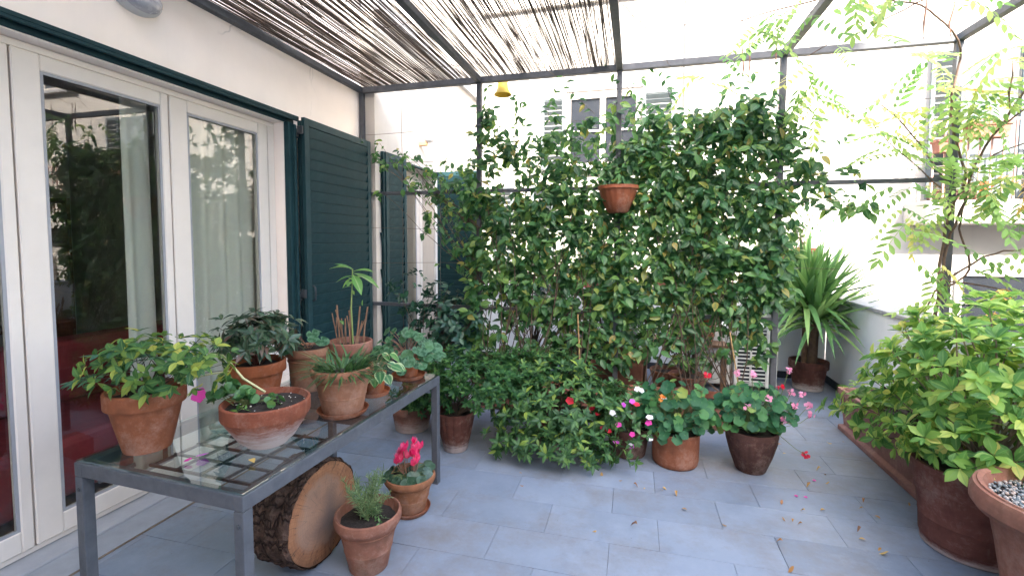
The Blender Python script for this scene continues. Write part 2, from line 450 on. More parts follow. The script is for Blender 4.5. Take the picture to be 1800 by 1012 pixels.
RM = simple('room_wall_paint', (.45, .41, .35), .9, .1, 3, .05)
HB('room_shell', RM, [(-6.6, -6.5, -1.5, 4.2, 0, 2.75), (-6.5, -2.95, -1.6, -1.5, 0, 2.75), (-6.5, -2.95, 4.1, 4.19, 0, 2.75), (-6.5, -2.95, -1.5, 4.1, 2.65, 2.75)])
HB('room_floor', simple('parquet', (.16, .085, .045), .5, .3, 6, .1), [(-6.5, -2.95, -1.5, 4.1, -.1, -.005)])
HB('room_shell', RM, [(-5.6, -5.5, 4.2, 7.2, 0, 2.75), (-5.5, -2.95, 4.2, 7.2, 2.65, 2.75), (-5.5, -2.95, 7.1, 7.2, 0, 2.65), (-5.5, -2.95, 4.2, 7.1, -.1, -.005)])
# threshold
HB('door_sill', simple('grey_sill_stone', (.30, .31, .33), .6, .12, 8, .1), [(-2.80, -2.60, -.1, 3.12, -.004, .018)], .004)
HB('threshold_strip', simple('grey_border_stone', (.25, .265, .29), .6, .15, 7, .1), [(-2.60, -2.42, -3.2, 3.12, .0015, .007)], .002)
HB('dirty_joint', simple('rusty_dirt', (.16, .12, .085), .95, .7, 9, .5, 60), [(-2.419, -2.408, -.5, 3.3, .001, .0045)])
HB('door_frame', FRAMEW, [(-2.84, -2.735, -.1, 3.12, 2.372, 2.408), (-2.84, -2.735, 3.05, 3.118, .02, 2.372), (-2.84, -2.735, -.1, 3.05, .02, .045)], .003)
def sash(y0, y1, sl, sr, z0=.05, z1=2.368, top=.075, bot=.10, x=-2.72, nm='glazed_door'):
    s = HB(nm, FRAMEW, [(x - .055, x, y0, y0 + sl, z0, z1), (x - .055, x, y1 - sr, y1, z0, z1),
                        (x - .054, x - .001, y0 + sl, y1 - sr, z1 - top, z1), (x - .054, x - .001, y0 + sl, y1 - sr, z0, z0 + bot)], .005)
    s2 = MB(); a, b_, c, d = y0 + sl - hl.y, y1 - sr - hl.y, z0 + bot, z1 - top; xo = x - hl.x     # glazing bead
    for q in ((xo - .012, xo - .006, a, a + .014, c, d), (xo - .012, xo - .006, b_ - .014, b_, c, d), (xo - .012, xo - .006, a + .014, b_ - .014, d - .014, d), (xo - .012, xo - .006, a + .014, b_ - .014, c, c + .014)): s2.box(*q)
    s2.build('glazing_bead', simple('grey_gasket', (.28, .28, .29), .6, .1, 8, 0), s)
    p = MB().box(x - .030 - hl.x, x - .024 - hl.x, y0 + sl - hl.y, y1 - sr - hl.y, z0 + bot, z1 - top).build('pane', GLASS, s)
    return s
sash(.72, 1.503, .06, .048)
sash(1.511, 2.246, .108, .046)
sash(2.254, 3.03, .115, .09)
sash(-.08, .712, .06, .06)
# shutter guide rail above the doors and the folded shutter frame at the jamb
HB('shutter_rail', GREEN, [(-2.648, -2.585, -.1, 3.22, 2.452, 2.475), (-2.648, -2.636, -.1, 3.22, 2.415, 2.452), (-2.60, -2.585, -.1, 3.22, 2.435, 2.452)], .003)
HB('shutter_frame', GREEN, [(-2.648, -2.60, 3.12, 3.172, 0.02, 2.414), (-2.60, -2.572, 3.150, 3.172, 0.02, 2.40)], .003)

def slat_shutter(parent, L, Ht, M, nslat, z0, fr=.055, th=.032, tilt=.24, label=None):
    """a louvred leaf in its own plane: x along the leaf, z up, front face towards -y; M places it"""
    s = MB().box(0, fr, -th / 2, th / 2, z0, Ht, M).box(L - fr, L, -th / 2, th / 2, z0, Ht, M)
    s.box(fr, L - fr, -th / 2 + .001, th / 2 - .001, Ht - fr * 1.1, Ht, M).box(fr, L - fr, -th / 2 + .001, th / 2 - .001, z0, z0 + fr * 1.3, M)
    s.box(fr, L - fr, th / 2 - .008, th / 2 - .003, z0 + fr, Ht - fr, M)
    sh = s.build('shutter', GREEN, parent, bevel=.003)
    a, c = z0 + fr * 1.3, Ht - fr * 1.1; p = (c - a) / nslat
    one = MB().box(fr - .004, L - fr + .004, -.004, .004, -p * .455, p * .455)
    me = shared(one, 'slat', GREEN)
    for i in range(nslat):
        child('slat', me, None, sh, M @ Matrix.Translation((0, -.003, a + (i + .5) * p)) @ Matrix.Rotation(tilt, 4, 'X'))
    return sh
# leaf in front, parallel to the wall: its face looks to +X
def wallM(x, y, ang=0, off=hl):   # leaf starts at (x,y), runs along +Y rotated by ang; front faces +X
    return Matrix.Translation((x - off.x, y - off.y, 0)) @ Matrix.Rotation(PI / 2 + ang, 4, 'Z')
s1 = slat_shutter(H, .955, 2.462, wallM(-2.533, 3.195), 27, .06)
s2 = slat_shutter(H, .95, 2.445, wallM(-2.585, 3.215), 26, .06)
hb = MB()
for z in (2.34, 1.05, .35):
    hb.box(-2.60 + 2.65, -2.575 + 2.65, 3.165 - 3, 3.205 - 3, z - .035, z + .035).box(-2.575 + 2.65, -2.525 + 2.65, 3.178 - 3, 3.194 - 3, z - .01, z + .055)
hb.build('shutter_hinge', DARKST, H, bevel=.003)
hh = MB(); o = Vector((.137, .25, 0))
hh.tube([o + Vector(p) for p in ((0, 0, 1.13), (.022, 0, 1.12), (.026, 0, 1.08), (.022, 0, 1.02), (0, 0, 1.01))], .007, 8)
hh.build('shutter_handle', DARKST, H, smooth=50)
# folded-out edge strip of the leaf beyond
HB('shutter_edge', GREEN, [(-2.59, -2.545, 4.153, 4.172, .06, 2.45)], .003)
# second door with shutters beyond the trellis
HB('door_frame', FRAMEW, [(-2.75, -2.66, 4.76, 4.83, .02, 2.33), (-2.75, -2.66, 5.53, 5.60, .02, 2.33), (-2.75, -2.66, 4.83, 5.53, 2.26, 2.33)], .003)
sash(4.835, 5.525, .08, .08, z1=2.255, x=-2.665)
HB('shutter_rail', GREEN, [(-2.498, -2.455, 4.72, 5.66, 2.345, 2.368)], .003)
slat_shutter(H, .42, 2.40, wallM(-2.47, 4.33, -.03), 26, .05)
slat_shutter(H, .42, 2.40, Matrix.Translation((-2.50 - hl.x, 4.312 - hl.y, 0)) @ Matrix.Rotation(0, 4, 'Z') @ Matrix.Scale(.08, 4, (1, 0, 0)), 6, .05)
slat_shutter(H, .58, 2.38, Matrix.Translation((-2.49 - hl.x, 5.66 - hl.y, 0)), 30, .05)
HB('shutter_edge', simple('white_strip', (.7, .7, .7), .5), [(-2.493, -2.47, 5.625, 5.64, .05, 2.36)])

# globe lamp on the far wall, bulkhead lamp over the door
L1 = thing('wall_lamp', 'grey oval bulkhead lamp on the cream wall above the glazed doors', 'lamp', (-2.65, 2.02, 2.80))
LM = Matrix.Rotation(PI / 2, 4, 'Y')
def oval(a, z, i): return 1 / math.sqrt((math.cos(a) / .62) ** 2 + math.sin(a) ** 2) 
MB().lathe([(0, 0), (.125, 0), (.128, .02), (.118, .045), (.108, .05)], 40, wob=oval, M=LM).build('housing', simple('lamp_grey_plastic', (.52, .52, .52), .5, .06, 10, .05), L1, smooth=50)
MB().lathe([(.107, .046), (.102, .07), (.08, .09), (.04, .1), (0, .102)], 40, wob=oval, M=LM).build('glass_dome', simple('lamp_frosted_glass', (.40, .40, .43), .25, .1, 12, 0, spec=.7), L1, smooth=60)
L2 = thing('globe_lamp', 'white globe lamp on the sunlit wall beyond the trellis', 'lamp', (-2.5, 5.2, 2.70))
MB().lathe([(0, -.075)] + [(.075 * math.sin(t), -.075 * math.cos(t)) for t in [k * PI / 12 for k in range(1, 12)]] + [(0, .075)], 24, c=(.13, 0, .03)).build('globe', simple('opal_glass', (.75, .72, .72), .3, .05, 5, 0), L2, smooth=60)
MB().bar((0.002, 0, -.05), (.1, 0, -.05), .05).build('bracket', simple('lamp_base_orange', (.5, .25, .12), .6), L2, bevel=.004)

# room contents
CURT = NB('sheer_curtain'); cb = CURT
cb.base((.82, .75, .63)); cb.rough(.9, .1)
tr = cb.node('BsdfTranslucent'); tr.inputs[0].default_value = (.6, .59, .55, 1); tp = cb.node('BsdfTransparent')
m1 = cb.node('MixShader'); m1.inputs[0].default_value = .4; cb.link(cb.p.outputs[0], m1.inputs[1]); cb.link(tr.outputs[0], m1.inputs[2])
m2 = cb.node('MixShader'); m2.inputs[0].default_value = .12; cb.link(m1.outputs[0], m2.inputs[1]); cb.link(tp.outputs[0], m2.inputs[2]); cb.link(m2.outputs[0], cb.out.inputs[0])
def curtain(y0, y1, x, label, ph=0):
    n = 70; V = []; F = []
    for k, z in enumerate((.06, 1.2, 2.36)):
        for i in range(n + 1):
            t = i / n; yy = y0 + (y1 - y0) * t
            V.append((x + .022 * math.sin(t * (y1 - y0) * 46 + ph) * (1 - .15 * k) + .01 * math.sin(t * 9 + ph + k), yy, z))
    for k in range(2):
        for i in range(n): F.append((k * (n + 1) + i, k * (n + 1) + i + 1, (k + 1) * (n + 1) + i + 1, (k + 1) * (n + 1) + i))
    o = MB().add(V, F).build('curtain', CURT.m, smooth=80); return tag(o, label, 'curtain')
curtain(2.06, 2.22, -2.86, 'narrow sheer pale curtain gathered at the right edge of the wide door pane')
curtain(2.26, 3.02, -2.82, 'sheer pale grey curtain filling the narrow right door pane', 1.3)
curtain(.75, 1.30, -2.88, 'sheer pale curtain behind the door pane at the far left edge', 2.2)
curtain(4.9, 5.45, -2.84, 'dim curtain behind the far door beyond the trellis', 2.9)
SOFA = simple('red_fabric', (.22, .022, .026), .85, .2, 10, .3, 150)
so = thing('sofa', 'red upholstered sofa seen through the glazed door', 'sofa', (-3.48, 2.15, 0))
MB().box(-.45, .45, -1.3, 1.3, .06, .40).build('seat', SOFA, so, bevel=.05, seg=3)
MB().box(-.46, -.2, -1.28, 1.28, .402, .82).build('backrest', SOFA, so, bevel=.06, seg=3)
for y in (-1.3, 1.12): MB().box(-.44, .44, y, y + .18, .403, .62).build('armrest', SOFA, so, bevel=.05, seg=3)
bc = thing('bookcase', 'brown wooden bookcase standing in the dim room behind the sofa', 'bookcase', (-6.3, 2.6, 0))
WD = simple('brown_wood', (.17, .09, .045), .6, .3, 5, .1, 30, sx=(1, 1, 8))
mb = MB()
for z in (.05, .55, 1.0, 1.45, 1.9): mb.box(-.15, .2, -1.2, 1.2, z, z + .035)
mb.build('shelf', WD, bc)
for y in (-1.235, -.4, .4, 1.2): MB().box(-.15, .21, y, y + .035, 0, 1.96).build('upright', WD, bc)

# ------------------------------------------------------------------ back building and the added shade block behind the viewer
YB = 7.3
AB = thing('apartment_building', 'tall white sunlit apartment building behind the terrace with balcony and shuttered windows', 'building', (0, YB, -3.5))
ao = Vector((0, YB, -3.5))
def AB_(name, mat, boxes, bevel=0, parent=AB): return HB(name, mat, boxes, bevel, parent, ao)
AB_('wall', WHITEW, [(-9, 16, YB, YB + .4, -3.5, 9.5)])
AB_('roof', CAPM, [(-9, 16, YB - .45, YB + 6, 9.5, 9.7)])
AB_('wall', WHITEW, [(-9, 16, YB + 5.6, YB + 6, -3.5, 9.5)])
AB_('pilaster', WHITEW, [(.655, .81, YB - .09, YB, -3.5, 9.4)], .01)
AB_('string_course', WHITEW, [(-2.4, .5, YB - .07, YB, 5.05, 5.17)], .01)
AB_('lintel', CAPM, [(-1.05, .10, YB - .03, YB, 3.77, 3.93)], .004)
GREYSH = simple('grey_shutter_paint', (.10, .12, .125), .6, .2, 9, .05)
DGL = glassmat('dark_window_glass', (.6, .62, .64), 1.)
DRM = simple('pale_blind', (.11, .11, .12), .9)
def bwindow(x0, x1, z0, z1, sh=True, muntin=1, nsl=12, shl=None, shr=None, fm=FRAMEW, depth=.06):
    fr = AB_('window', fm, [(x0, x0 + .06, YB - depth, YB - .002, z0, z1), (x1 - .06, x1, YB - depth, YB - .002, z0, z1), (x0 + .06, x1 - .06, YB - depth, YB - .002, z1 - .06, z1), (x0 + .06, x1 - .06, YB - depth, YB - .002, z0, z0 + .06)], .004)
    xm = (x0 + x1) / 2
    mb = [(xm - .04, xm + .04, YB - depth - .004, YB - .006, z0 + .06, z1 - .06)]
    for k in range(muntin): zz = z0 + (z1 - z0) * (k + 1) / (muntin + 1); mb += [(x0 + .06, xm - .04, YB - depth + .003, YB - .006, zz - .012, zz + .012), (xm + .04, x1 - .06, YB - depth + .003, YB - .006, zz - .012, zz + .012)]
    AB_('mullion', fm, mb, 0, fr)
    for a, c in ((x0 + .06, xm - .04), (xm + .04, x1 - .06)):
        MB().box(a, c, -depth + .02, -depth + .026, z0 + .06 + 3.5, z1 - .06 + 3.5).build('pane', DGL, fr)
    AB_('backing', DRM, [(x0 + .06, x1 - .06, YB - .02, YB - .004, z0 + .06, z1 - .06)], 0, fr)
    AB_('sill', CAPM, [(x0 - .08, x1 + .08, YB - .12, YB - .002, z0 - .06, z0 - .003)], .004, fr)
def bshutter(x0, x1, z0, z1, n, mat=GREYSH, y=-.10):
    s = AB_('shutter', mat, [(x0, x0 + .05, YB + y, YB + y + .035, z0, z1), (x1 - .05, x1, YB + y, YB + y + .035, z0, z1), (x0 + .05, x1 - .05, YB + y, YB + y + .035, z1 - .06, z1), (x0 + .05, x1 - .05, YB + y, YB + y + .035, z0, z0 + .06)], .004)
    p = (z1 - z0 - .12) / n; me = shared(MB().box(x0 + .046, x1 - .046, -.004, .004, -p * .45, p * .45), 'slat', mat)
    for i in range(n): child('slat', me, None, s, Matrix.Translation((0, y + .018, z0 + .06 + (i + .5) * p + 3.5)) @ Matrix.Rotation(.75, 4, 'X'))
bwindow(-1.03, .05, 2.62, 3.70, muntin=1); bshutter(-1.42, -1.05, 2.60, 3.70, 13); bshutter(.08, .53, 2.60, 3.70, 13)
bwindow(-1.85, -1.60, 1.2, 2.35, muntin=1); bshutter(-2.2, -1.86, 1.2, 2.35, 14); bshutter(-1.58, -1.2, 1.2, 2.35, 14)
bwindow(4.02, 5.9, -.1, 1.13, muntin=2); bwindow(6.6, 7.8, -.1, 1.13, muntin=2)
bwindow(-1.2, 0., 5.5, 7.4); TEAL = simple('teal_shutter_paint', (.03, .13, .14), .6); bshutter(-1.75, -1.22, 5.5, 7.4, 18, TEAL); bshutter(.02, .55, 5.5, 7.4, 18, TEAL)
bwindow(2.2, 3.4, 5.2, 6.9); bwindow(5.8, 7.4, 4.6, 6.6)
# balcony
BALM = simple('pink_iron_paint', (.42, .25, .20), .6, .2, 20, 0)
bal = AB_('balcony', WHITEW, [(3.42, 12, YB - .52, YB - .002, 1.72, 2.0)], .01)
AB_('balcony_door', GREYSH, [(3.95, 4.55, YB - .03, YB - .002, 2.02, 3.95)], .004)
bshutter(3.62, 3.94, 2.05, 3.95, 20, y=-.08); bshutter(4.56, 4.9, 2.05, 3.95, 20, y=-.08)
mb = MB().box(3.44, 12, -.50, -.475, 6.42, 6.445); rl = mb.build('railing', BALM, bal)
one = shared(MB().box(-.008, .008, -.496, -.48, 5.502, 6.42), 'baluster', BALM)
x = 3.47
while x < 8: child('baluster', one, None, rl, Matrix.Translation((x, 0, 0))); x += .115
AB_('awning_edge', DARKST, [(4.75, 7, YB - .75, YB - .50, 2.28, 2.35)], .004, bal)
AB_('awning_support', DARKST, [(4.75, 4.78, YB - .52, YB - .49, 2.0, 2.28)], .0, bal)
SHADE_BLOCK = thing('apartment_building', 'unseen plain cream block added behind the viewer to shade the terrace', 'building', (0, -7, -3.5))  # unseen block, added to keep the sun off the terrace
MB().box(-14, 4.9, -.3, 0, 0, 14.85).build('wall', CREAM, SHADE_BLOCK)
MB().box(4.9, 30, -.3, 0, 0, 13.8).build('wall', CREAM, SHADE_BLOCK)  # lower step shaped to let sun reach the right end of the trellis
MB().box(-14, 4.9, -6, .25, 14.85, 15.11).build('roof', CAPM, SHADE_BLOCK)
MB().box(4.9, 30, -6, .25, 13.8, 14.08).build('roof', CAPM, SHADE_BLOCK)
MB().box(-14, 30, -6, -5.7, 0, 13.4).build('wall', CREAM, SHADE_BLOCK)

# ------------------------------------------------------------------ pergola frame, wires, reed mat
YT = 4.18; PX = [-2.625, -1.405, -.145, 1.11, 2.25]; ZT = 2.97
PG = thing('pergola', 'grey steel pergola frame with posts and cross bars over the terrace', 'pergola', (0, YT, 0))
for x in PX:
    MB().box(x - .022, x + .022, -.022, .022, .0 if x < 2 else .936, ZT - .026).build('post', STEEL, PG, bevel=.002)
    MB().box(x - .026, x + .026, -5.6, -.027, ZT - .024, ZT + .026).build('beam', STEEL, PG, bevel=.002)
MB().box(-2.65, 2.276, -.026, .026, ZT - .026, ZT + .026).build('front_beam', STEEL, PG, bevel=.002)
MB().box(-2.65, 2.276, -5.65, -5.601, ZT - .026, ZT + .026).build('front_beam', STEEL, PG, bevel=.002)
for x in PX: 
    if x < 2: MB().box(x - .022, x + .022, -5.65, -5.606, .0, ZT - .027).build('post', STEEL, PG, bevel=.002)
for z, x1 in ((1.96, 2.228), (.87, 1.09)): MB().box(-2.60, x1, -.0165, .0165, z - .0165, z + .0165).build('cross_bar', STEEL, PG, bevel=.002)
for x in PX[:4]: MB().box(x - .05, x + .05, -.05, .05, .001, .008).build('base_plate', STEEL, PG)
for i, z in enumerate((2.55, 2.25, 1.62, 1.28)):
    o = MB().tube([(x, YT - .002 + .004 * math.sin(x * 7), z + .012 * math.sin(x * 2.3 + z * 9)) for x in np.linspace(-2.6, 2.24, 30)], .0022, 4).build('training_wire', RUST)
    tag(o, 'thin horizontal wire strung across the trellis, %s' % ('topmost of four', 'second from the top', 'third from the top', 'lowest of four')[i], 'wire', 'trellis wires')
for i, x in enumerate((-2.2, -1.8, -.95, -.55, .35, .75)):
    o = MB().tube([(x + .004 * math.sin(z * 9), YT + .006, z) for z in np.linspace(.4, 2.94, 20)], .002, 4).build('training_wire', RUST)
    tag(o, 'thin upright wire on the trellis, number %s counted from the house' % ('one', 'two', 'three', 'four', 'five', 'six')[i], 'wire', 'trellis wires')
for i, (y, zz) in enumerate(((3.5, 3.0), (2.8, 3.01), (2.1, 3.0))):
    o = MB().tube([(x, y + .02 * math.sin(x * 3), zz - .02 * math.sin((x + .1) * 1.3)) for x in np.linspace(-.14, 2.25, 16)], .002, 4).build('training_wire', RUST)
    tag(o, 'thin wire overhead between the right pergola beams, %s' % ('nearest the trellis', 'middle one', 'nearest the viewer')[i], 'wire', 'overhead wires')

RDM = NB('dry_reed'); b = RDM
oi = b.node('ObjectInfo').outputs['Random']; at = b.node('Attribute', attribute_name='rnd').outputs['Fac']
rn = b.math('FRACT', b.math('ADD', oi, at)); co = b.coord()
c = b.ramp(rn, [(0, (.065, .040, .030)), (.35, (.105, .070, .052)), (.7, (.155, .112, .082)), (1, (.25, .195, .145))])
c = b.mix(b.ramp(b.noise(co, 5, 5, .7, (8, 1, 8)), [(.4, (0, 0, 0)), (.75, (.6, .6, .6))]), c, (.07, .05, .04))
b.base(c); b.rough(.7, .25)
RMAT = thing('reed_mat', 'brown reed matting laid over the left half of the pergola as a roof', 'reed mat', (0, YT, ZT + .03))
def reed_path():
    ln = 5.5; k = 9; sk = R(-.012, .012); ph = R(0, 6)
    return [(sk * t + .004 * math.sin(ph + t * 2.2) + .0015 * math.sin(ph + 7 * t), -ln * i / (k - 1) + .05, .004 * math.sin(ph * 2 + t * 1.7)) for i, t in enumerate(np.linspace(0, ln, k))]
rv = []
for q in range(12):
    mb = MB().tube(reed_path(), [.0026 * R(.75, 1.25) for _ in range(9)], 5, True)
    rv.append(shared(mb, 'reed', RDM.m, 60))
x = -2.60; n = 0; V = []; F = []; RN = []
xs = []
while x < -.13:
    xs.append(x + R(-.002, .002)); x += R(.0046, .0070) * (1.6 if random.random() < .15 else 1) * (.88 if x < -2.0 else 1)
order = list(range(len(xs))); random.shuffle(order)
for i in order[:300]:
    child('reed', random.choice(rv), None, RMAT, Matrix.Translation((xs[i], R(-.03, .0), R(0, .008))) @ Matrix.Scale(R(.75, 1.3), 4, (1, 0, 0)))
mb = MB()
xs2 = []; x = -2.6
while x < -.14: xs2.append(x); x += R(.012, .035) * (.7 if x < -1.9 else 1)
for xx in [xs[i] for i in order[300:]] + xs2:
    p = reed_path(); z = R(.008, .016); s = R(.7, 1.2); a = 0 if random.random() < .7 else R(0, 3); e = 5.5 if random.random() < .7 else R(2, 5.5)
    p = [(q[0] + xx, q[1], q[2] + z) for q in p if -e - .1 <= q[1] <= .06 - a]
    if len(p) > 2: mb.tube(p, .0026 * s, 5)
if mb.v: o = mb.build('reeds', RDM.m, RMAT, smooth=60); o['kind'] = 'stuff'
mb = MB()
for k in range(7):
    y = -.35 - k * .8
    mb.tube([(x, y + .012 * math.sin(x * 3 + k), -.006 + .010 * math.sin(x * 60)) for x in np.linspace(-2.6, -.14, 90)], .0017, 4)
mb.build('binding_wire', RUST, RMAT)
# shreds of reed sheath under the mat
for k in range(26):
    p = Vector((R(-2.5, -.2), R(-3, 0), -.008)); d = Vector((R(-.3, .3), R(-1, 1), -.15)).normalized() * R(.08, .25)
    MB().tube([p, p + d * .5, p + d + Vector((0, 0, -.01))], .0025, 4).build('loose_sheath', RDM.m, RMAT)

# yellow lantern hung behind the front beam
yl = thing('hanging_lantern', 'small yellow bell-shaped lantern hanging at the front beam by the reed roof', 'lantern', (-1.22, 4.32, 2.89))
MB().lathe([(0, .16), (.028, .155), (.045, .10), (.055, .03), (.085, -.02), (.082, -.024), (.05, .025), (.04, .1), (0, .15)], 24).build('shade', simple('yellow_plastic', (.80, .50, .03), .4, .08, 9, 0), yl, smooth=50)
MB().tube([(0, 0, .155), (0, 0, .25)], .003, 5).build('hanger', RUST, yl)

# ------------------------------------------------------------------ pots
def pot(root, style, rb, rr, h, mat, soil=.86, n=56, z=0., label=None):
    t = max(.008, rr * .075); wob = None
    if style == 'collar':
        c = h * .74; rc = rb + (rr * .90 - rb) * .97
        prof = [(0, 0), (rb * .97, 0), (rb, .004), (rb + (rc - rb) * .5, c * .5), (rc, c), (rr * .985, c + .001), (rr, c + .006), (rr, h - .004), (rr - .004, h), (rr - t, h), (rr - t - .004, h - .006), (rc - t, c), (rb * .9, h * .55), (0, h * .55)]
    elif style == 'bowl':
        c = h * .66
        prof = [(0, 0), (rb * .97, 0), (rb, .004), (rb * 1.35, h * .16), (rr * .80, h * .40), (rr * .91, h * .56), (rr * .945, c), (rr * .985, c + .002), (rr, c + .008), (rr, h - .004), (rr - .004, h), (rr - t * .8, h), (rr - t, h - .005), (rr * .86, h * .6), (0, h * .5)]
    elif style == 'roll':
        c = h * .80; rc = rb + (rr * .88 - rb) * .98
        prof = [(0, 0), (rb * .97, 0), (rb, .004), (rb + (rc - rb) * .42, h * .36), (rb + (rc - rb) * .44 + .002, h * .37), (rb + (rc - rb) * .46, h * .385), (rb + (rc - rb) * .82, h * .68), (rb + (rc - rb) * .84 + .004, h * .69), (rb + (rc - rb) * .88 + .004, h * .72), (rb + (rc - rb) * .9, h * .73), (rc, c), (rr * .97, c + h * .015), (rr, c + h * .06), (rr, h - h * .06), (rr * .975, h - h * .015), (rr * .93, h), (rr - t * 1.3, h - .004), (rr - t * 1.7, h - h * .1), (rb * .95, h * .55), (0, h * .55)]
    elif style == 'fluted':
        prof = [(0, 0), (rb * .95, 0), (rb, .006), (rb + (rr - rb) * .5, h * .45), (rb + (rr - rb) * .85, h * .8), (rr, h - .01), (rr, h), (rr - t, h), (rr - t * 1.3, h * .9), (rb * .8, h * .6), (0, h * .6)]
        def wob(a, z, i): return 1 + .035 * (abs(math.sin(a * 7)) ** .6 - .5) * (1 if 0 < i < 8 else .3)
        n = 112
    elif style == 'ribbed':
        prof = [(0, 0), (rb * .95, 0), (rb, .006), (rb + (rr - rb) * .55, h * .4), (rb + (rr - rb) * .92, h * .75), (rr * .985, h * .86), (rr * 1.0, h * .87), (rr * 1.0, h), (rr - t, h), (rr - t * 1.3, h * .9), (rb * .8, h * .6), (0, h * .6)]
        def wob(a, z, i): return 1 + .012 * math.cos(a * 28) * (1 if 1 < i < 5 else 0)
        n = 140
    elif style == 'drum':
        prof = [(0, 0), (rb * .93, 0), (rb * .97, .008), (rb, .03), (rb * 1.0, .035), (rb * 1.02, h * .5), (rr * 1.0, h * .93), (rr * 1.03, h * .95), (rr * 1.03, h), (rr - t, h), (rr - t * 1.2, h * .9), (rb * .9, h * .6), (0, h * .6)]
    elif style == 'bigtub':
        prof = [(0, 0), (rb * .97, 0), (rb, .005), (rb * 1.01, h * .10), (rb * 1.035, h * .11), (rb * 1.06, h * .34), (rb * 1.075, h * .35), (rb * 1.07, h * .37), (rb + (rr - rb) * .6, h * .70), (rb + (rr - rb) * .64, h * .71), (rb + (rr - rb) * .62, h * .73), (rr * .95, h * .92), (rr, h * .93), (rr, h), (rr - t, h), (rr - t * 1.2, h * .9), (rb * .9, h * .6), (0, h * .6)]
    elif style == 'urn':
        prof = [(0, 0), (rb * 1.05, 0), (rb * 1.08, .02), (rb * 1.05, .05), (rb * .93, .07), (rb * .90, .12), (rb * .95, h * .35), (rb * 1.06, h * .6), (rr * .80, h * .78), (rr * .86, h * .82), (rr * .95, h * .83), (rr, h * .87), (rr * 1.0, h * .94), (rr * .965, h * .985), (rr * .93, h * .988), (rr * .92, h), (rr * .86, h * .99), (rr * .82, h * .93), (rb, h * .6), (0, h * .6)]
    o = MB().lathe(prof, n, wob=wob, c=(0, 0, z)).build('pot', mat, root, smooth=32)
    zs = h * soil + z
    ri = rr - t * 1.35 if style not in ('roll', 'urn') else rr * .82 if style == 'urn' else rr - t * 1.9
    if style == 'bowl': ri = rr * .93
    mb = MB(); V = [(0, 0, zs + .01)]; F = []; k = 26
    for ring in range(1, 6):
        for j in range(k):
            a = 2 * PI * j / k; r = ri * ring / 5
            V.append((r * math.cos(a), r * math.sin(a), zs + .010 * (1 - (ring / 5) ** 2) + R(-.0045, .0045)))
    for j in range(k):
        F.append((0, 1 + j, 1 + (j + 1) % k))
        for ring in range(4): a = 1 + ring * k; F.append((a + j, a + k + j, a + k + (j + 1) % k, a + (j + 1) % k))
    mb.add(V, F).build('soil', SOIL, root, smooth=50)
    return zs
def saucer(x, y, z, r, mat, label, h=.024):
    o = MB().lathe([(0, 0), (r * .86, 0), (r * .9, .003), (r, h), (r * .965, h), (r * .86, .009), (0, .009)], 48).build('saucer', mat, loc=(x, y, z), smooth=35)
    return tag(o, label, 'saucer')

# ------------------------------------------------------------------ leaf kinds and colours
ELL = leaf_t([.62, .95, 1, .78, .4], W=.50, fold=.16, curl=.22)
OBO = leaf_t([.38, .74, 1, .92, .52], W=.45, fold=.16, curl=.22)
LAN = leaf_t([.7, 1, .9, .55], W=.36, fold=.14, curl=.3)
SML = leaf_t([.8, 1, .6], W=.40, fold=.1, curl=.2)
NEED = leaf_t([1, .8], W=.09, fold=.0, curl=.1)
BLADE = leaf_t([.9, 1, .95, .85, .65, .4], W=.055, fold=.25, curl=.55)
SWORD = leaf_t([.75, .95, 1, .9, .7, .4], W=.075, fold=.3, curl=.06)
SWORDD = leaf_t([.75, .95, 1, .9, .7, .4], W=.075, fold=.3, curl=.55)
CYCL = disc_t(14, 3, .0, .22, heart=.25, wav=.02)
GERA = disc_t(16, 5, .16, .35, wav=.03)
ROUND = disc_t(12, 1, .0, .25, heart=.1, wav=.03)
WIST = pinnate_t(6, .25, .10, .35)
NAND = pinnate_t(3, .42, .15, .25)
FLW = petal_flower_t(5, .75, .15)
FLW4 = petal_flower_t(5, .85, .05)
CUPF = petal_flower_t(5, .5, -.9)

LM_CLIMB = leafmat('climber_leaf', [(0, (.015, .062, .021)), (.45, (.036, .118, .034)), (.78, (.078, .185, .045)), (.95, (.16, .26, .05)), (1, (.26, .21, .05))], .36, .42, rib=(.07, .16, .07), spec=.4)
LM_DARK = leafmat('camellia_leaf', [(0, (.007, .034, .022)), (.6, (.014, .058, .034)), (1, (.03, .09, .04))], .15, .38, rib=(.03, .09, .05), spec=.4)
LM_PIER = leafmat('fine_shrub_leaf', [(0, (.015, .06, .018)), (.6, (.032, .105, .028)), (1, (.08, .18, .04))], .3, .5, spec=.25)
LM_AZAL = leafmat('azalea_leaf', [(0, (.018, .058, .021)), (.5, (.040, .108, .033)), (.88, (.085, .18, .045)), (1, (.26, .34, .05))], .28, .48, rib=(.09, .18, .06), spec=.3)
LM_SHRUB = leafmat('bright_shrub_leaf', [(0, (.05, .15, .035)), (.4, (.12, .27, .055)), (.72, (.25, .41, .08)), (.92, (.43, .54, .12)), (1, (.55, .50, .14))], .46, .45, rib=(.22, .36, .10), spec=.3)
LM_WIST = leafmat('wisteria_leaf', [(0, (.10, .22, .06)), (.5, (.18, .32, .09)), (.85, (.33, .42, .13)), (.96, (.48, .42, .12)), (1, (.52, .32, .09))], .5, .5, spec=.3)
LM_YUC = leafmat('yucca_leaf', [(0, (.07, .17, .06)), (.6, (.14, .29, .085)), (1, (.28, .42, .13))], .2, .45, spec=.35)
LM_GER = leafmat('geranium_leaf', [(0, (.016, .075, .034)), (.6, (.034, .13, .05)), (.9, (.07, .19, .05)), (1, (.2, .26, .05))], .25, .55, rib=(.06, .17, .07), spec=.25)
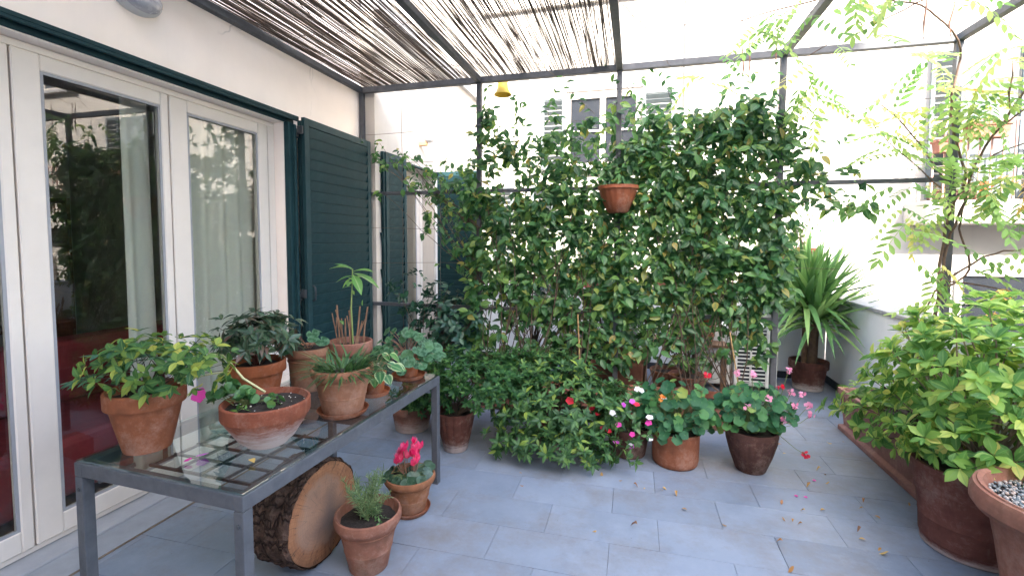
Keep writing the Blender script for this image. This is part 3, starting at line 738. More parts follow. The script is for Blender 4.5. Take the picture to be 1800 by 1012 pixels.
LM_IMP = leafmat('impatiens_leaf', [(0, (.03, .10, .03)), (.6, (.06, .16, .045)), (1, (.12, .24, .07))], .3, .42, rib=(.12, .22, .08))
LM_NAN = leafmat('nandina_leaf', [(0, (.025, .085, .03)), (.4, (.06, .15, .04)), (.72, (.15, .25, .05)), (.9, (.33, .38, .07)), (1, (.50, .48, .09))], .35, .48, rib=(.16, .26, .07), spec=.3)
LM_POIN = leafmat('dark_reddish_leaf', [(0, (.018, .05, .026)), (.6, (.035, .08, .038)), (.9, (.06, .11, .045)), (1, (.11, .05, .035))], .2, .4, rib=(.10, .07, .05))
LM_CYC = leafmat('cyclamen_leaf', [(0, (.014, .06, .024)), (.6, (.03, .10, .036)), (1, (.055, .145, .05))], .25, .45, mottled=(.09, .19, .10), rib=(.09, .19, .08), spec=.3)
LM_PEP = leafmat('variegated_leaf', [(0, (.03, .13, .035)), (1, (.07, .21, .055))], .25, .35, edge=(.40, .47, .22), rib=(.22, .34, .12), spec=.6)
LM_AVO = leafmat('sapling_leaf', [(0, (.07, .20, .045)), (.6, (.13, .29, .06)), (1, (.24, .37, .10))], .35, .4, rib=(.34, .42, .18))
LM_GRASS = leafmat('grass_blade', [(0, (.018, .06, .018)), (.6, (.035, .10, .028)), (1, (.075, .16, .04))], .2, .4)
LM_ROS = leafmat('rosemary_needle', [(0, (.07, .14, .055)), (.6, (.13, .21, .08)), (1, (.22, .28, .11))], .2, .6)
def petalmat(n, c1, c2): return leafmat(n, [(0, c1), (1, c2)], .35, .5, spec=.3)
F_MAG = petalmat('magenta_petal', (.62, .02, .25), (.70, .08, .38))
F_PINK = petalmat('pink_petal', (.72, .24, .38), (.80, .42, .56))
F_RED = petalmat('red_petal', (.60, .012, .03), (.70, .04, .07))
F_WHITE = petalmat('white_petal', (.78, .76, .76), (.85, .82, .82))
F_PURP = petalmat('purple_petal', (.50, .05, .45), (.62, .13, .55))
F_ORG = petalmat('orange_petal', (.75, .22, .03), (.75, .35, .08))
F_CYCL = petalmat('cyclamen_petal', (.72, .02, .14), (.80, .14, .26))
LM_FALL = leafmat('fallen_leaf', [(0, (.28, .12, .04)), (.4, (.42, .24, .06)), (.75, (.55, .37, .10)), (1, (.20, .10, .05))], .2, .7)
STK = simple('dry_stick', (.20, .11, .065), .85, .35, 25, .4, 80)
PALE = simple('pale_stem', (.42, .40, .20), .6, .15, 30, .1)
def V3(*a): return Vector(a)

def flowers(root, pts, tm, key, mat, s, face=None, name='flower'):
    ms = [frame(p, (Vector(face) if face else V3(-.1, -.3, 1) + rdir() * .5).orthogonal() + rdir() * .3, (Vector(face) if face else V3(-.1, -.8, .7)) + rdir() * .45, s * R(.85, 1.15)) for p in pts]
    foliage(root, tm, key, ms, mat, name=name)

def petiole_leaves(root, base, pts, tm, key, mat, size, stalk, tilt=V3(0, -.35, 1), rs=.0018, dirr=None, name='leaf'):
    """round leaves on stalks; pts are leaf positions relative to root"""
    ms = []; mb = MB()
    for p in pts:
        p = Vector(p); out = V3(p.x - base[0], p.y - base[1], 0); out = out.normalized() if out.length > .01 else rdir()
        n = (Vector(tilt) + out * .55 + rdir() * .28).normalized()
        d = (out + rdir() * .5); d = d - n * d.dot(n)
        ms.append(frame(p, d, n, size * R(.7, 1.2)))
        b = Vector(base) + V3(R(-.02, .02), R(-.02, .02), 0)
        mb.tube([b, b.lerp(p, .55) + V3(0, 0, (p - b).length * .12), p], rs, 5, False)
    foliage(root, tm, key, ms, mat, name=name)
    mb.build('stem', stalk, root, smooth=60)

# ------------------------------------------------------------------ glass table
TB = thing('table', 'grey steel patio table with a glass top, carrying terracotta pots', 'table', (-1.577, 1.937, 0), rz=-.0445)
TBW, TBL, TZ = .80, 1.44, .68
hw, hl_ = TBW / 2, TBL / 2
for sx in (-1, 1):
    for sy in (-1, 1):
        MB().box(sx * (hw - .02) - .02, sx * (hw - .02) + .02, sy * (hl_ - .02) - .02, sy * (hl_ - .02) + .02, 0, TZ - .062).build('leg', STEEL, TB, bevel=.002)
        MB().bar((sx * (hw - .045), sy * (hl_ - .05), TZ - .10), (sx * (hw - .11), sy * (hl_ - .14), TZ - .064), .022, .012).build('corner_brace', STEEL, TB)
        MB().lathe([(0, 0), (.008, 0), (.008, .004), (0, .005)], 10, M=Matrix.Translation((sx * (hw - .02), sy * hl_, TZ - .11)) @ Matrix.Rotation(-sy * PI / 2, 4, 'X')).build('bolt', DARKST, TB)
for s in (-1, 1):
    MB().box(s * (hw - .02) - .02, s * (hw - .02) + .02, -hl_, hl_, TZ - .06, TZ - .009).build('side_rail', STEEL, TB, bevel=.002)
    MB().box(-hw + .04, hw - .04, s * (hl_ - .02) - .02, s * (hl_ - .02) + .02, TZ - .06, TZ - .009).build('end_rail', STEEL, TB, bevel=.002)
GT = glassmat('table_glass', (.80, .88, .86), 1.8, .015)
MB().box(-hw + .004, hw - .004, -hl_ + .004, hl_ - .004, TZ - .008, TZ).build('glass_top', GT, TB, bevel=.002)
LAT = MB()  # added bars that imitate a grid reflected in the glass top
for k in range(5): LAT.box(-.12 + k * .115, -.112 + k * .115, -.64, -.24, TZ - .022, TZ - .013)
for k in range(5): LAT.box(-.13, .36, -.64 + k * .095, -.632 + k * .095, TZ - .0215, TZ - .0125)
LAT.build('reflection_lattice', DARKST, TB)
MB().box(-hw + .04, hw - .04, -.02, .02, TZ - .05, TZ - .013).build('cross_rail', STEEL, TB)
TT = TZ + .001

# ------------------------------------------------------------------ plants on the table
P = 'potted plants on the table'
# leaning shrub with yellow green leaves
r = thing('potted_plant', 'tall terracotta pot with yellow-green leafy shrub at the near end of the table', 'potted plant', (-1.851, 1.391, TT), P)
zs = pot(r, 'collar', .08, .134, .24, T1)
ms, ce = whorls((.05, .03, .33), (.29, .19, .13), 120, 5, .048, 1.05, .35, .5, -.6, droop=.25)
foliage(r, ELL, 'ell', ms, LM_NAN)
ms2 = []
for k in range(10):
    a = R(0, 6.28); d = V3(math.cos(a), math.sin(a), .25); ms2.append(frame(V3(R(-.08, .12), R(-.06, .08), R(.34, .40)), d, (0, -.2, 1), R(.10, .15)))
for k in range(6): ms2.append(frame(V3(-.10 - .02 * k, R(-.05, .02), .29), V3(-1, R(-.4, .2), R(-.15, .05)), (0, -.2, 1), R(.10, .14)))
foliage(r, NAND, 'nand', ms2, leafmat('blue_green_leaf', [(0, (.025, .09, .05)), (1, (.07, .17, .08))], .25, .45), name='compound_leaf')
stems(r, (0, 0, zs), ce, .003, BARKS, 26)
# long bare shoot with a magenta flower
mb = MB().tube([V3(.38, .20, .19), V3(.30, .17, .25), V3(.245, .16, .315), V3(.20, .17, .34), V3(.13, .15, .35)], [.005, .005, .0045, .004, .003], 6)
mb.tube([V3(.245, .16, .28), V3(.17, .11, .27), V3(.10, .05, .25)], .003, 5)
mb.build('bare_shoot', PALE, r, smooth=60)
r = thing('potted_plant', 'wide shallow terracotta bowl with white salt crust and small seedlings', 'potted plant', (-1.432, 1.553, TT), P)
zs = pot(r, 'bowl', .078, .165, .178, T3, soil=.86)
ms, ce = whorls((-.09, -.05, .195), (.085, .06, .03), 14, 5, .038, 1.2, .3, .6, -.3)
foliage(r, ROUND, 'round', ms, LM_IMP)
ms, c2 = whorls((.03, -.02, .175), (.05, .05, .02), 7, 4, .03, 1.2, .3, .6, -.3); foliage(r, ROUND, 'round', ms, LM_IMP)
ms, c3 = whorls((-.15, -.05, .21), (.05, .05, .05), 9, 5, .045, 1.2, .3, .6, -.3); foliage(r, ROUND, 'round', ms, LM_IMP)
ms, c4 = whorls((-.02, -.11, .16), (.03, .02, .02), 3, 4, .03, 1.2, .3, .6, -.3); foliage(r, SML, 'sml', ms, LM_NAN)
stems(r, (-.06, -.03, zs), ce + c2 + c3, .0022, GRSTEM, 20, bend=.02)
MB().tube([V3(-.12, -.04, zs), V3(-.17, -.06, .2), V3(-.205, -.09, .18)], .002, 5).build('flower_stalk', GRSTEM, r)
flowers(r, [V3(-.245, -.085, .20), V3(-.25, -.08, .195)], FLW4, 'flw4', F_MAG, .055, (.5, -.8, .25))
grav = simple('perlite', (.62, .58, .50), .8, .2, 30, 0)
me = shared(MB().lathe([(0, -.003), (.003, -.001), (.0032, .001), (0, .003)], 6), 'pebble', grav)
for k in range(46): a = R(0, 6.28); q = .14 * math.sqrt(random.random()); child('pebble', me, None, r, Matrix.Translation((q * math.cos(a), q * math.sin(a), zs + .006 + .004 * (1 - q / .14))) @ Matrix.Scale(R(.5, 1.1), 4))
# dark leafy plant behind the bowl
r = thing('potted_plant', 'terracotta pot with dark green reddish-stemmed leafy plant behind the salt-crusted bowl', 'potted plant', (-1.83, 1.93, TT), P)
zs = pot(r, 'collar', .089, .134, .215, T6)
ms, ce = whorls((0, 0, .33), (.21, .17, .13), 110, 6, .066, 1.15, .3, .8, -.55, droop=.15)
foliage(r, leaf_t([.6, .95, 1, .7, .35], W=.36, fold=.2, curl=.3), 'poin', ms, LM_POIN)
stems(r, (0, 0, zs), ce, .0032, simple('red_stem', (.15, .05, .035), .7, .3, 30, .1), 26)
# beige pot with cyclamen leaves
r = thing('potted_plant', 'ridged beige terracotta pot with a few round mottled leaves beside the door jamb', 'potted plant', (-1.735, 2.19, TT), P)
zs = pot(r, 'roll', .085, .118, .235, T2, soil=.93)
petiole_leaves(r, (0, 0, zs), [(-.085, -.03, .31), (-.05, -.05, .325), (.045, -.02, .315), (.07, -.05, .295), (.03, .03, .32), (-.06, -.09, .26), (-.03, -.11, .245), (.1, -.02, .28)], CYCL, 'cyc', LM_CYC, .075, simple('pink_stalk', (.28, .15, .10), .6, .2, 30, 0))
ms, ce = whorls((-.06, -.06, .25), (.05, .04, .025), 7, 5, .05, 1.2, .3, .6, -.2); foliage(r, LAN, 'lan', ms, LM_POIN)
# grassy pot
r = thing('potted_plant', 'beige terracotta pot with dark grassy tuft on a saucer, middle of the table', 'potted plant', (-1.332, 1.921, TT + .012), P)
zs = pot(r, 'roll', .092, .144, .215, T2)
ms = []
for k in range(290):
    a = R(0, 6.28); q = .10 * math.sqrt(random.random()); p = V3(q * math.cos(a), q * math.sin(a), zs); t = R(.3, 1.35)
    d = V3(math.cos(a) * t + R(-.3, .3), math.sin(a) * t + R(-.3, .3), 1.0 - .4 * t); l = R(.09, .155)
    ms.append(frame(p, d, V3(-d.x, -d.y, .6) * -1 + V3(0, 0, 1.5), (l * 1.3, l, l)))
foliage(r, BLADE, 'blade', ms, LM_GRASS)
saucer(-1.332, 1.921, TT, .118, T1, 'terracotta saucer under the beige pot of grass on the table')
# variegated leaves
r = thing('potted_plant', 'small orange pot with white-edged variegated leaves behind the grassy pot', 'potted plant', (-1.335, 2.20, TT + .012), P)
zs = pot(r, 'collar', .052, .066, .11, T6)
pts = [(.10, -.05, .115), (.06, -.08, .10), (.08, .0, .16), (.02, -.05, .17), (-.03, -.03, .19), (.03, .03, .2), (.10, .04, .14), (.0, -.08, .15), (.05, -.07, .165), (-.05, .02, .17), (.115, -.02, .155), (.02, -.1, .10), (.085, -.08, .14), (-.06, -.06, .14), (.06, .06, .19)]
ms = []; mb = MB()
for p in pts:
    p = Vector(p); o = V3(p.x, p.y, 0).normalized(); d = o + V3(0, -.1, -.35) + rdir() * .25
    ms.append(frame(p, d, V3(.2, -.6, 1) + o * .3, R(.065, .09))); mb.tube([V3(0, 0, zs), p * .6 + V3(0, 0, .07), p], .002, 5, False)
foliage(r, leaf_t([.7, 1, 1, .8, .45], W=.72, fold=.12, curl=.25), 'pep', ms, LM_PEP); mb.build('stem', simple('pink_stalk2', (.25, .16, .09), .6), r, smooth=60)
saucer(-1.335, 2.20, TT, .085, T6, 'orange saucer under the pot of variegated leaves')
# large cyclamen leaves
r = thing('potted_plant', 'orange pot crowded with large mottled cyclamen leaves at the far end of the table', 'potted plant', (-1.299, 2.526, TT + .012), P)
zs = pot(r, 'collar', .052, .066, .112, T6)
pts = []
for k in range(80):
    u = rdir(); u.z = abs(u.z); q = R(.65, 1.08); pts.append((u.x * .22 * q - .01, u.y * .18 * q - .03, .08 + u.z * .2 * q))
petiole_leaves(r, (0, 0, zs), pts, CYCL, 'cyc', LM_CYC, .064, simple('pink_stalk', (.28, .15, .10)), tilt=V3(.1, -.6, .9))
saucer(-1.299, 2.526, TT, .10, T6, 'orange saucer under the crowded cyclamen at the far end of the table')
# dry sticks and a sapling
r = thing('potted_plant', 'terracotta pot with cut dry sticks and one tall green sapling', 'potted plant', (-1.56, 2.33, TT), P)
zs = pot(r, 'collar', .09, .122, .25, T5)
mb = MB()
for (x0, x1, z, k) in ((-.07, -.12, .40, 0), (-.055, -.10, .42, 1), (-.04, -.055, .455, 1), (-.02, -.03, .38, 0), (-.03, -.045, .37, 1), (.0, -.01, .42, 1), (.0, .01, .445, 1), (.03, .02, .40, 0), (.06, .09, .44, 1), (.055, .10, .455, 1), (.05, .115, .38, 0), (.02, .06, .36, 0), (-.065, -.085, .38, 0), (.045, .07, .35, 1)):
    y = R(-.05, .04); mb.tube([V3(x0, y, zs), V3((x0 + x1) / 2 + R(-.006, .006), y + R(-.01, .01), (zs + z) / 2), V3(x1, y + R(-.02, .02), z)], [.006, .005, .0045] if k else .0032, 6)
mb.build('dry_stick', STK, r, smooth=50)
mb = MB(); top = V3(.035, -.02, .66)
mb.tube([V3(.03, -.02, zs), V3(.022, -.02, .44), top], [.0055, .0045, .0035], 7)
mb.build('stem', simple('young_green_stem', (.20, .26, .08), .5), r, smooth=60)
ms = []
for k, (dx, dy, dz, l) in enumerate(((-1, -.1, .25, .15), (-.75, -.3, .55, .10), (.9, -.1, .25, .13), (1, .1, -.25, .17), (.75, -.6, -.45, .16), (-.8, -.5, -.1, .10), (-.5, -.7, -.5, .08), (.4, .6, .2, .12), (-.5, .6, .2, .12), (.3, -.9, .1, .11))):
    ms.append(frame(top + V3(0, 0, -.008 * k), (dx, dy, dz), (0, -.15, 1), R(.95, 1.05) * l))
ms += [frame(V3(.03, -.02, .56), (-1, -.4, .1), (0, -.3, 1), .05), frame(V3(.03, -.02, .54), (.7, -.7, -.3), (0, -.3, 1), .045), frame(V3(-.03, -.05, .37), (.7, -.6, 0), (0, -.2, 1), .06), frame(V3(.10, -.03, .455), (.1, -.4, 1), (0, -.9, .3), .035)]
foliage(r, leaf_t([.5, .85, 1, .85, .5], W=.34, fold=.18, curl=.28), 'avo', ms, LM_AVO)
# glass dish and petals on the glass
gd = MB().lathe([(0, .002), (.06, .002), (.068, .012), (.072, .022), (.069, .022), (.064, .011), (.056, .006), (0, .006)], 40).build('glass_dish', glassmat('clear_glass', (.86, .93, .92), 1.6), loc=(-1.70, 1.62, TT), smooth=40); tag(gd, 'clear glass dish between the terracotta pots on the table', 'dish')
for i, (x, y, s, mt, lb) in enumerate(((-1.575, 1.325, .03, F_MAG, 'fallen magenta petal on the glass table top, nearer the edge'), (-1.56, 1.37, .045, F_PURP, 'larger pale purple fallen petal on the glass table top'), (-1.36, 1.39, .045, LM_FALL, 'yellow fallen leaf lying on the glass table top'))):
    V, F4, F3, E = ELL if i == 2 else FLW4
    me = mesh_np('petal', V, F4, F3, {'edge': E, 'rnd': np.full(len(V), .6)}); me.materials.append(mt)
    o = child('fallen_petal' if i < 2 else 'fallen_leaf', me, None, None, Matrix.Translation((x, y, TT + .012)) @ Matrix.Rotation(R(0, 6), 4, 'Z') @ Matrix.Rotation(.25, 4, 'X') @ Matrix.Scale(s, 4)); tag(o, lb, 'petal' if i < 2 else 'leaf')

# ------------------------------------------------------------------ log and pots on the floor by the table
LG = thing('log', 'short thick log section with rough bark lying under the table', 'log', (-1.475, 1.83, .24), rz=-.06)
b = NB('pine_bark'); co = b.coord()
v = b.node('TexVoronoi', feature='DISTANCE_TO_EDGE'); v.inputs['Scale'].default_value = 9
mp = b.node('Mapping'); mp.inputs['Scale'].default_value = (.55, 1.6, 1.6); b.link(b.mix(.12, co, b.node('TexNoise').outputs['Color'], 'ADD'), mp.inputs[0]); b.link(mp.outputs[0], v.inputs['Vector'])
f = b.noise(co, 22, 7, .75)
b.base(b.mix(b.ramp(v.outputs['Distance'], [(0, (.85, .85, .85)), (.10, (0, 0, 0))]), b.ramp(f, [(.3, (.05, .03, .022)), (.55, (.105, .062, .045)), (.8, (.18, .115, .085))]), (.022, .014, .010)))
b.rough(.95, .1); b.bump(b.math('ADD', b.ramp(v.outputs['Distance'], [(0, (0, 0, 0)), (.2, (1, 1, 1))]), f), 1., .03)
BARKM = b.m
def bw(a, z, i): 
    q = V3(math.cos(a) * 3, math.sin(a) * 3, z * 9); q2 = V3(math.cos(a) * 11, math.sin(a) * 11, z * 14)
    return 1 + .03 * noise.noise(q) + .045 * abs(noise.noise(q2)) + .02 * noise.noise(q2 * 2.3)
LX = Matrix.Rotation(PI / 2, 4, 'Y')
MB().lathe([(.02, -.105), (.20, -.105), (.222, -.10)] + [(.229 + .006 * math.sin(k), -.10 + .2 * k / 16) for k in range(17)] + [(.222, .103)], 120, wob=bw, M=LX).build('bark', BARKM, LG, smooth=70)
b = NB('sawn_wood'); co = b.coord(); sx = b.node('SeparateXYZ'); b.link(co, sx.inputs[0])
rr_ = b.math('SQRT', b.math('ADD', b.math('POWER', b.math('ADD', sx.outputs[1], .02), 2), b.math('POWER', b.math('SUBTRACT', sx.outputs[2], .01), 2)))
rg = b.math('FRACT', b.math('ADD', b.math('MULTIPLY', rr_, 75), b.math('MULTIPLY', b.noise(co, 6, 4), 3)))
f = b.noise(co, 10, 6, .7); saw = b.noise(co, 60, 3, .6, (1, .08, 1))
cc = b.ramp(f, [(.3, (.17, .068, .032)), (.55, (.29, .125, .06)), (.8, (.40, .20, .10))])
cc = b.mix(b.math('MULTIPLY', rg, .35), cc, (.12, .06, .03)); cc = b.mix(b.math('MULTIPLY', saw, .35), cc, (.16, .10, .06))
st = b.math('ADD', b.math('DISTANCE', 0, 0) if False else b.math('MULTIPLY', b.math('SUBTRACT', b.noise(co, 7, 5, .7), .5), .5), b.math('ADD', b.math('MULTIPLY', b.math('ABSOLUTE', b.math('SUBTRACT', sx.outputs[1], .03)), 4.5), b.math('MULTIPLY', b.math('ABSOLUTE', b.math('ADD', sx.outputs[2], .06)), 3.2)))
cc = b.mix(b.ramp(st, [(.12, (.9, .9, .9)), (.62, (0, 0, 0))]), cc, (.045, .043, .05))
an = b.math('ARCTAN2', sx.outputs[1], sx.outputs[2]); cx = b.node('CombineXYZ'); b.link(b.math('MULTIPLY', an, 5.), cx.inputs[0]); b.link(b.math('MULTIPLY', rr_, 3.), cx.inputs[1])
crk = b.noise(cx.outputs[0], 1.6, 2, .4)
crk = b.math('ABSOLUTE', b.math('SUBTRACT', crk, .5))
cc = b.mix(b.ramp(crk, [(.0, (.85, .85, .85)), (.012, (0, 0, 0))]), cc, (.05, .03, .02))
pit = b.math('SUBTRACT', b.math('MULTIPLY', rr_, 6.), .9)
cc = b.mix(b.ramp(b.math('ADD', pit, f), [(.4, (.35, .35, .35)), (.62, (0, 0, 0))]), cc, (.30, .22, .17))
b.base(cc); b.rough(.85, .15); b.bump(b.math('ADD', saw, rg), .3, .003)
def fw_(a, z, i): return (1 + .03 * noise.noise(V3(math.cos(a) * 3, math.sin(a) * 3, .9))) 
MB().lathe([(.2215, .1), (.219, .1045), (.15, .106), (.07, .1055), (0, .106)], 96, wob=fw_, M=LX).build('sawn_face', b.m, LG, smooth=60)
br = MB().box(-.12, .12, -.06, .06, 0, .12)
o = br.build('brick', terracotta('old_brick', (.34, .15, .09)), loc=(-1.72, 2.33, 0.004), bevel=.006); o.rotation_euler.z = .2; tag(o, 'orange clay block standing behind the log under the table', 'brick')

Q = 'potted plants on the floor'
r = thing('potted_plant', 'terracotta pot with feathery rosemary on the floor in front of the log', 'potted plant', (-1.164, 1.854, .002), Q)
zs = pot(r, 'roll', .087, .150, .262, T9, soil=.84)
ms = []; mb = MB()
for k in range(24):
    a = R(0, 6.28); t = R(.1, .6) if k > 3 else .08; d = V3(math.cos(a) * t, math.sin(a) * t, 1).normalized(); l = R(.11, .2) if k > 3 else R(.18, .23)
    b0 = V3(R(-.03, .03), R(-.03, .03), zs); pts = [b0 + d * l * s + V3(math.cos(a), math.sin(a), 0) * .03 * s * s for s in (0, .33, .66, 1)]
    mb.tube(pts, [.0026, .0022, .0018, .001], 5, False)
    for j in range(70):
        s = R(.1, 1); p = b0 + d * l * s + V3(math.cos(a), math.sin(a), 0) * .03 * s * s; e = (rdir() + d * .9).normalized(); ms.append(frame(p, e, rdir(), R(.024, .038)))
foliage(r, NEED, 'need', ms, LM_ROS, limit=0, rest='needles'); mb.build('stem', GRSTEM, r, smooth=60)
ms, ce = whorls((.08, -.02, zs + .015), (.035, .03, .015), 5, 4, .022, 1.2, .3, .6, -.2); foliage(r, SML, 'sml', ms, LM_IMP)
r = thing('potted_plant', 'terracotta pot of bright pink cyclamen flowers beside the table leg', 'potted plant', (-1.185, 2.31, .015), Q)
zs = pot(r, 'roll', .084, .140, .195, terracotta('terracotta_ochre', (.43, .20, .095), .18), soil=.86)
pts = [(R(-.11, .11), R(-.11, .09), zs + R(.015, .05)) for k in range(44)]
petiole_leaves(r, (0, 0, zs), pts, CYCL, 'cyc', leafmat('dark_cyclamen_leaf', [(0, (.012, .045, .022)), (1, (.035, .085, .04))], .2, .4, mottled=(.05, .10, .06)), .058, GRSTEM, tilt=V3(0, -.4, 1))
mb = MB(); ms = []
for k in range(26):
    x = R(-.075, .065); hgt = .14 * (1 - abs(x) / .11); p = V3(x + .0, R(-.05, .03), zs + .06 + R(.25, 1) * hgt * 1.15 + .01)
    mb.tube([V3(x * .3, 0, zs), V3(x * .8, p.y * .6, zs + .05), p], .0017, 5, False)
    for j in range(5):
        a = j * 1.2566 + R(-.25, .25); d = V3(math.cos(a) * .55, math.sin(a) * .55, 1) + rdir() * .15
        ms.append(frame(p, d, V3(math.cos(a), math.sin(a), .2), R(.038, .055)))
foliage(r, leaf_t([.7, 1, .9, .55], W=.52, fold=.1, curl=.1), 'cpet', ms, F_CYCL, name='petal'); mb.build('flower_stalk', simple('pink_stalk', (.28, .15, .10)), r, smooth=60)
saucer(-1.185, 2.31, .002, .112, T1, 'terracotta saucer under the pink cyclamen pot on the floor')

# ------------------------------------------------------------------ plants in front of the trellis
r = thing('potted_plant', 'fluted brown terracotta pot overflowing with fine-leaved dense shrub beside the table', 'potted plant', (-1.225, 3.10, .002), Q)
zs = pot(r, 'fluted', .085, .140, .285, T4)
a1, c1 = whorls((.10, .10, .48), (.44, .32, .22), 560, 8, .042, 1.15, .45, .8, -.55)
a2, c2 = whorls((.42, .24, .52), (.36, .24, .18), 240, 8, .042, 1.15, .45, .8, -.4)
a3, c3 = whorls((-.12, .02, .36), (.18, .16, .10), 90, 8, .036, 1.15, .4, .6, -.8)
foliage(r, SML, 'sml', a1 + a2 + a3, LM_PIER, limit=0); stems(r, (0, 0, zs), c1 + c2, .004, BARKS, 60)
r = thing('potted_plant', 'pale-footed terracotta pot with trailing shrub in shade beyond the table legs', 'potted plant', (-1.70, 3.36, .002), Q)
zs = pot(r, 'collar', .13, .172, .20, T8)
a1, c1 = whorls((.1, -.02, .28), (.24, .2, .14), 130, 7, .045, 1.2, .4, .6, -.8); foliage(r, SML, 'sml', a1, LM_PIER, limit=0); stems(r, (0, 0, zs), c1, .0035, BARKS, 26)
r = thing('potted_plant', 'large spreading azalea bush with whorled leaves trailing onto the floor', 'potted plant', (-.52, 3.36, .002), Q)
zs = pot(r, 'collar', .14, .20, .22, T4)
a1, c1 = whorls((-.02, -.04, .33), (.56, .40, .27), 420, 8, .062, 1.15, .5, .55, -.75)
a2, c2 = whorls((.04, -.32, .13), (.50, .17, .13), 110, 8, .062, 1.15, .4, .5, -.6)
a3, c3 = whorls((-.12, .02, .56), (.40, .24, .12), 75, 8, .062, 1.0, .4, 1., -.2)
foliage(r, LAN, 'lan2', a1 + a2 + a3, LM_AZAL); stems(r, (0, 0, zs), c1 + c2 + c3, .005, BARKS, 80)
flowers(r, [V3(.12, -.28, .43)], FLW4, 'flw4', F_RED, .06)
r = thing('potted_plant', 'impatiens with magenta, red, white and purple flowers between azalea and geranium', 'potted plant', (-.02, 3.36, .002), Q)
zs = pot(r, 'collar', .12, .16, .2, T7)
a1, c1 = whorls((0, -.02, .30), (.29, .24, .21), 125, 6, .046, 1.15, .45, .6, -.7)
foliage(r, ELL, 'ell', a1, LM_IMP); stems(r, (0, 0, zs), c1, .003, GRSTEM, 36)
def shell_pts(c, rad, uv): return [V3(c[0] + rad[0] * math.sin(a) * math.cos(e), c[1] - rad[1] * math.cos(a) * math.cos(e), c[2] + rad[2] * math.sin(e)) for a, e in uv]
cI, rI = (0, -.02, .31), (.30, .26, .235)
flowers(r, shell_pts(cI, rI, [(-.75, .1), (-.6, -.25), (-.45, -.3), (.2, .55), (-.95, .2)]), FLW4, 'flw4', F_RED, .045)
flowers(r, shell_pts(cI, rI, [(-.1, .5), (.1, .62), (-.35, -.75), (.1, -.85)]), FLW4, 'flw4', F_PURP, .045)
flowers(r, shell_pts(cI, rI, [(.1, -.3), (.45, .05), (-.2, -.05)]), FLW4, 'flw4', F_MAG, .045)
flowers(r, shell_pts(cI, rI, [(-.35, .25), (.48, .2), (.55, -.45), (.35, 1.0), (.5, .95), (.1, -.7), (1.2, .6)]), FLW4, 'flw4', F_WHITE, .045)

def geranium(label, loc, style, rb, rr, h, mat, cen, rad, n, mix):
    r = thing('potted_plant', label, 'potted plant', loc, Q); zs = pot(r, style, rb, rr, h, mat)
    pts = []
    sd = rdir() * 9
    while len(pts) < n:
        u = rdir()
        if u.z < -.75: continue
        q = R(.55, 1.05) * (1 + .25 * noise.noise(u * 2 + sd)); pts.append((cen[0] + u.x * rad[0] * q, cen[1] + u.y * rad[1] * q, cen[2] + u.z * rad[2] * q))
    petiole_leaves(r, (0, 0, zs), pts, GERA, 'gera', LM_GER, .068, GRSTEM, tilt=V3(0, -.75, .75), rs=.0022)
    mb = MB()
    for mat_, heads in mix:
        ms = []
        for p in heads:
            p = Vector(p); mb.tube([V3(p.x * .4, p.y * .4, zs + .05), p.lerp(V3(p.x * .5, p.y * .5, zs), .35), p], .0018, 5, False)
            for k in range(7): ms.append(frame(p + rdir() * .017, rdir(), rdir() + V3(0, -.6, .6), .027))
        foliage(r, FLW, 'flw', ms, mat_, name='flower')
    mb.build('flower_stalk', GRSTEM, r, smooth=60); return r
geranium('round terracotta drum pot with trailing geranium, left of the dark ribbed pot', (.294, 3.30, .002), 'drum', .15, .155, .225, terracotta('terracotta_drum', (.36, .145, .075), .22), (.0, .03, .34), (.29, .24, .19), 190,
         [(F_ORG, [(-.10, -.13, .47)]), (F_RED, [(.20, .05, .60)])])
geranium('dark ribbed pot of pink geraniums standing on the open floor', (.767, 3.315, .002), 'ribbed', .09, .160, .275, T7, (.02, .0, .40), (.23, .2, .16), 140,
         [(F_PINK, [(.20, -.02, .68), (.21, -.05, .55), (.06, -.12, .52), (-.06, -.14, .46), (.0, .02, .63), (-.09, .02, .63), (.23, -.08, .47), (.31, -.05, .47), (.33, -.04, .41), (.16, -.12, .39), (.29, 0, .52)]), (F_RED, [(.15, -.03, .57), (.30, -.06, .16)])])
# long trough planters under the trellis
def trough(label, x0, x1, y0, y1, h, mat):
    r = thing('planter_box', label, 'planter', ((x0 + x1) / 2, (y0 + y1) / 2, .002), 'long planters under the trellis'); a, d = (x1 - x0) / 2, (y1 - y0) / 2; t = .022
    mb = MB()
    def ring(k, z): return [(-a * k, -d * k, z), (a * k, -d * k, z), (a * k, d * k, z), (-a * k, d * k, z)]
    ds = .03
    L = [[(sx * (a - o), sy * (d - o), z) for sx, sy in ((-1, -1), (1, -1), (1, 1), (-1, 1))] for o, z in ((ds, 0), (.010, h * .78), (-.004, h * .79), (-.004, h), (t, h), (t + .008, h * .7))]
    V = [p for q in L for p in q]; F = [(3, 2, 1, 0)]
    for i in range(len(L) - 1):
        for j in range(4): F.append((i * 4 + j, i * 4 + (j + 1) % 4, i * 4 + 4 + (j + 1) % 4, i * 4 + 4 + j))
    mb.add(V, F).build('pot', mat, r, bevel=.006, seg=2)
    n = 30; V = []; F = []
    for i in range(n + 1):
        for j in range(7): V.append((-(a - t) + 2 * (a - t) * i / n, -(d - t) + 2 * (d - t) * j / 6, h * .78 + R(-.006, .006)))
    for i in range(n):
        for j in range(6): F.append((i * 7 + j, i * 7 + 7 + j, i * 7 + 8 + j, i * 7 + j + 1))
    MB().add(V, F).build('soil', SOIL, r, smooth=60)
    return r
trough('long pinkish terracotta trough behind the azalea, below the left trellis bay', -1.34, -.235, 3.90, 4.15, .25, T5)
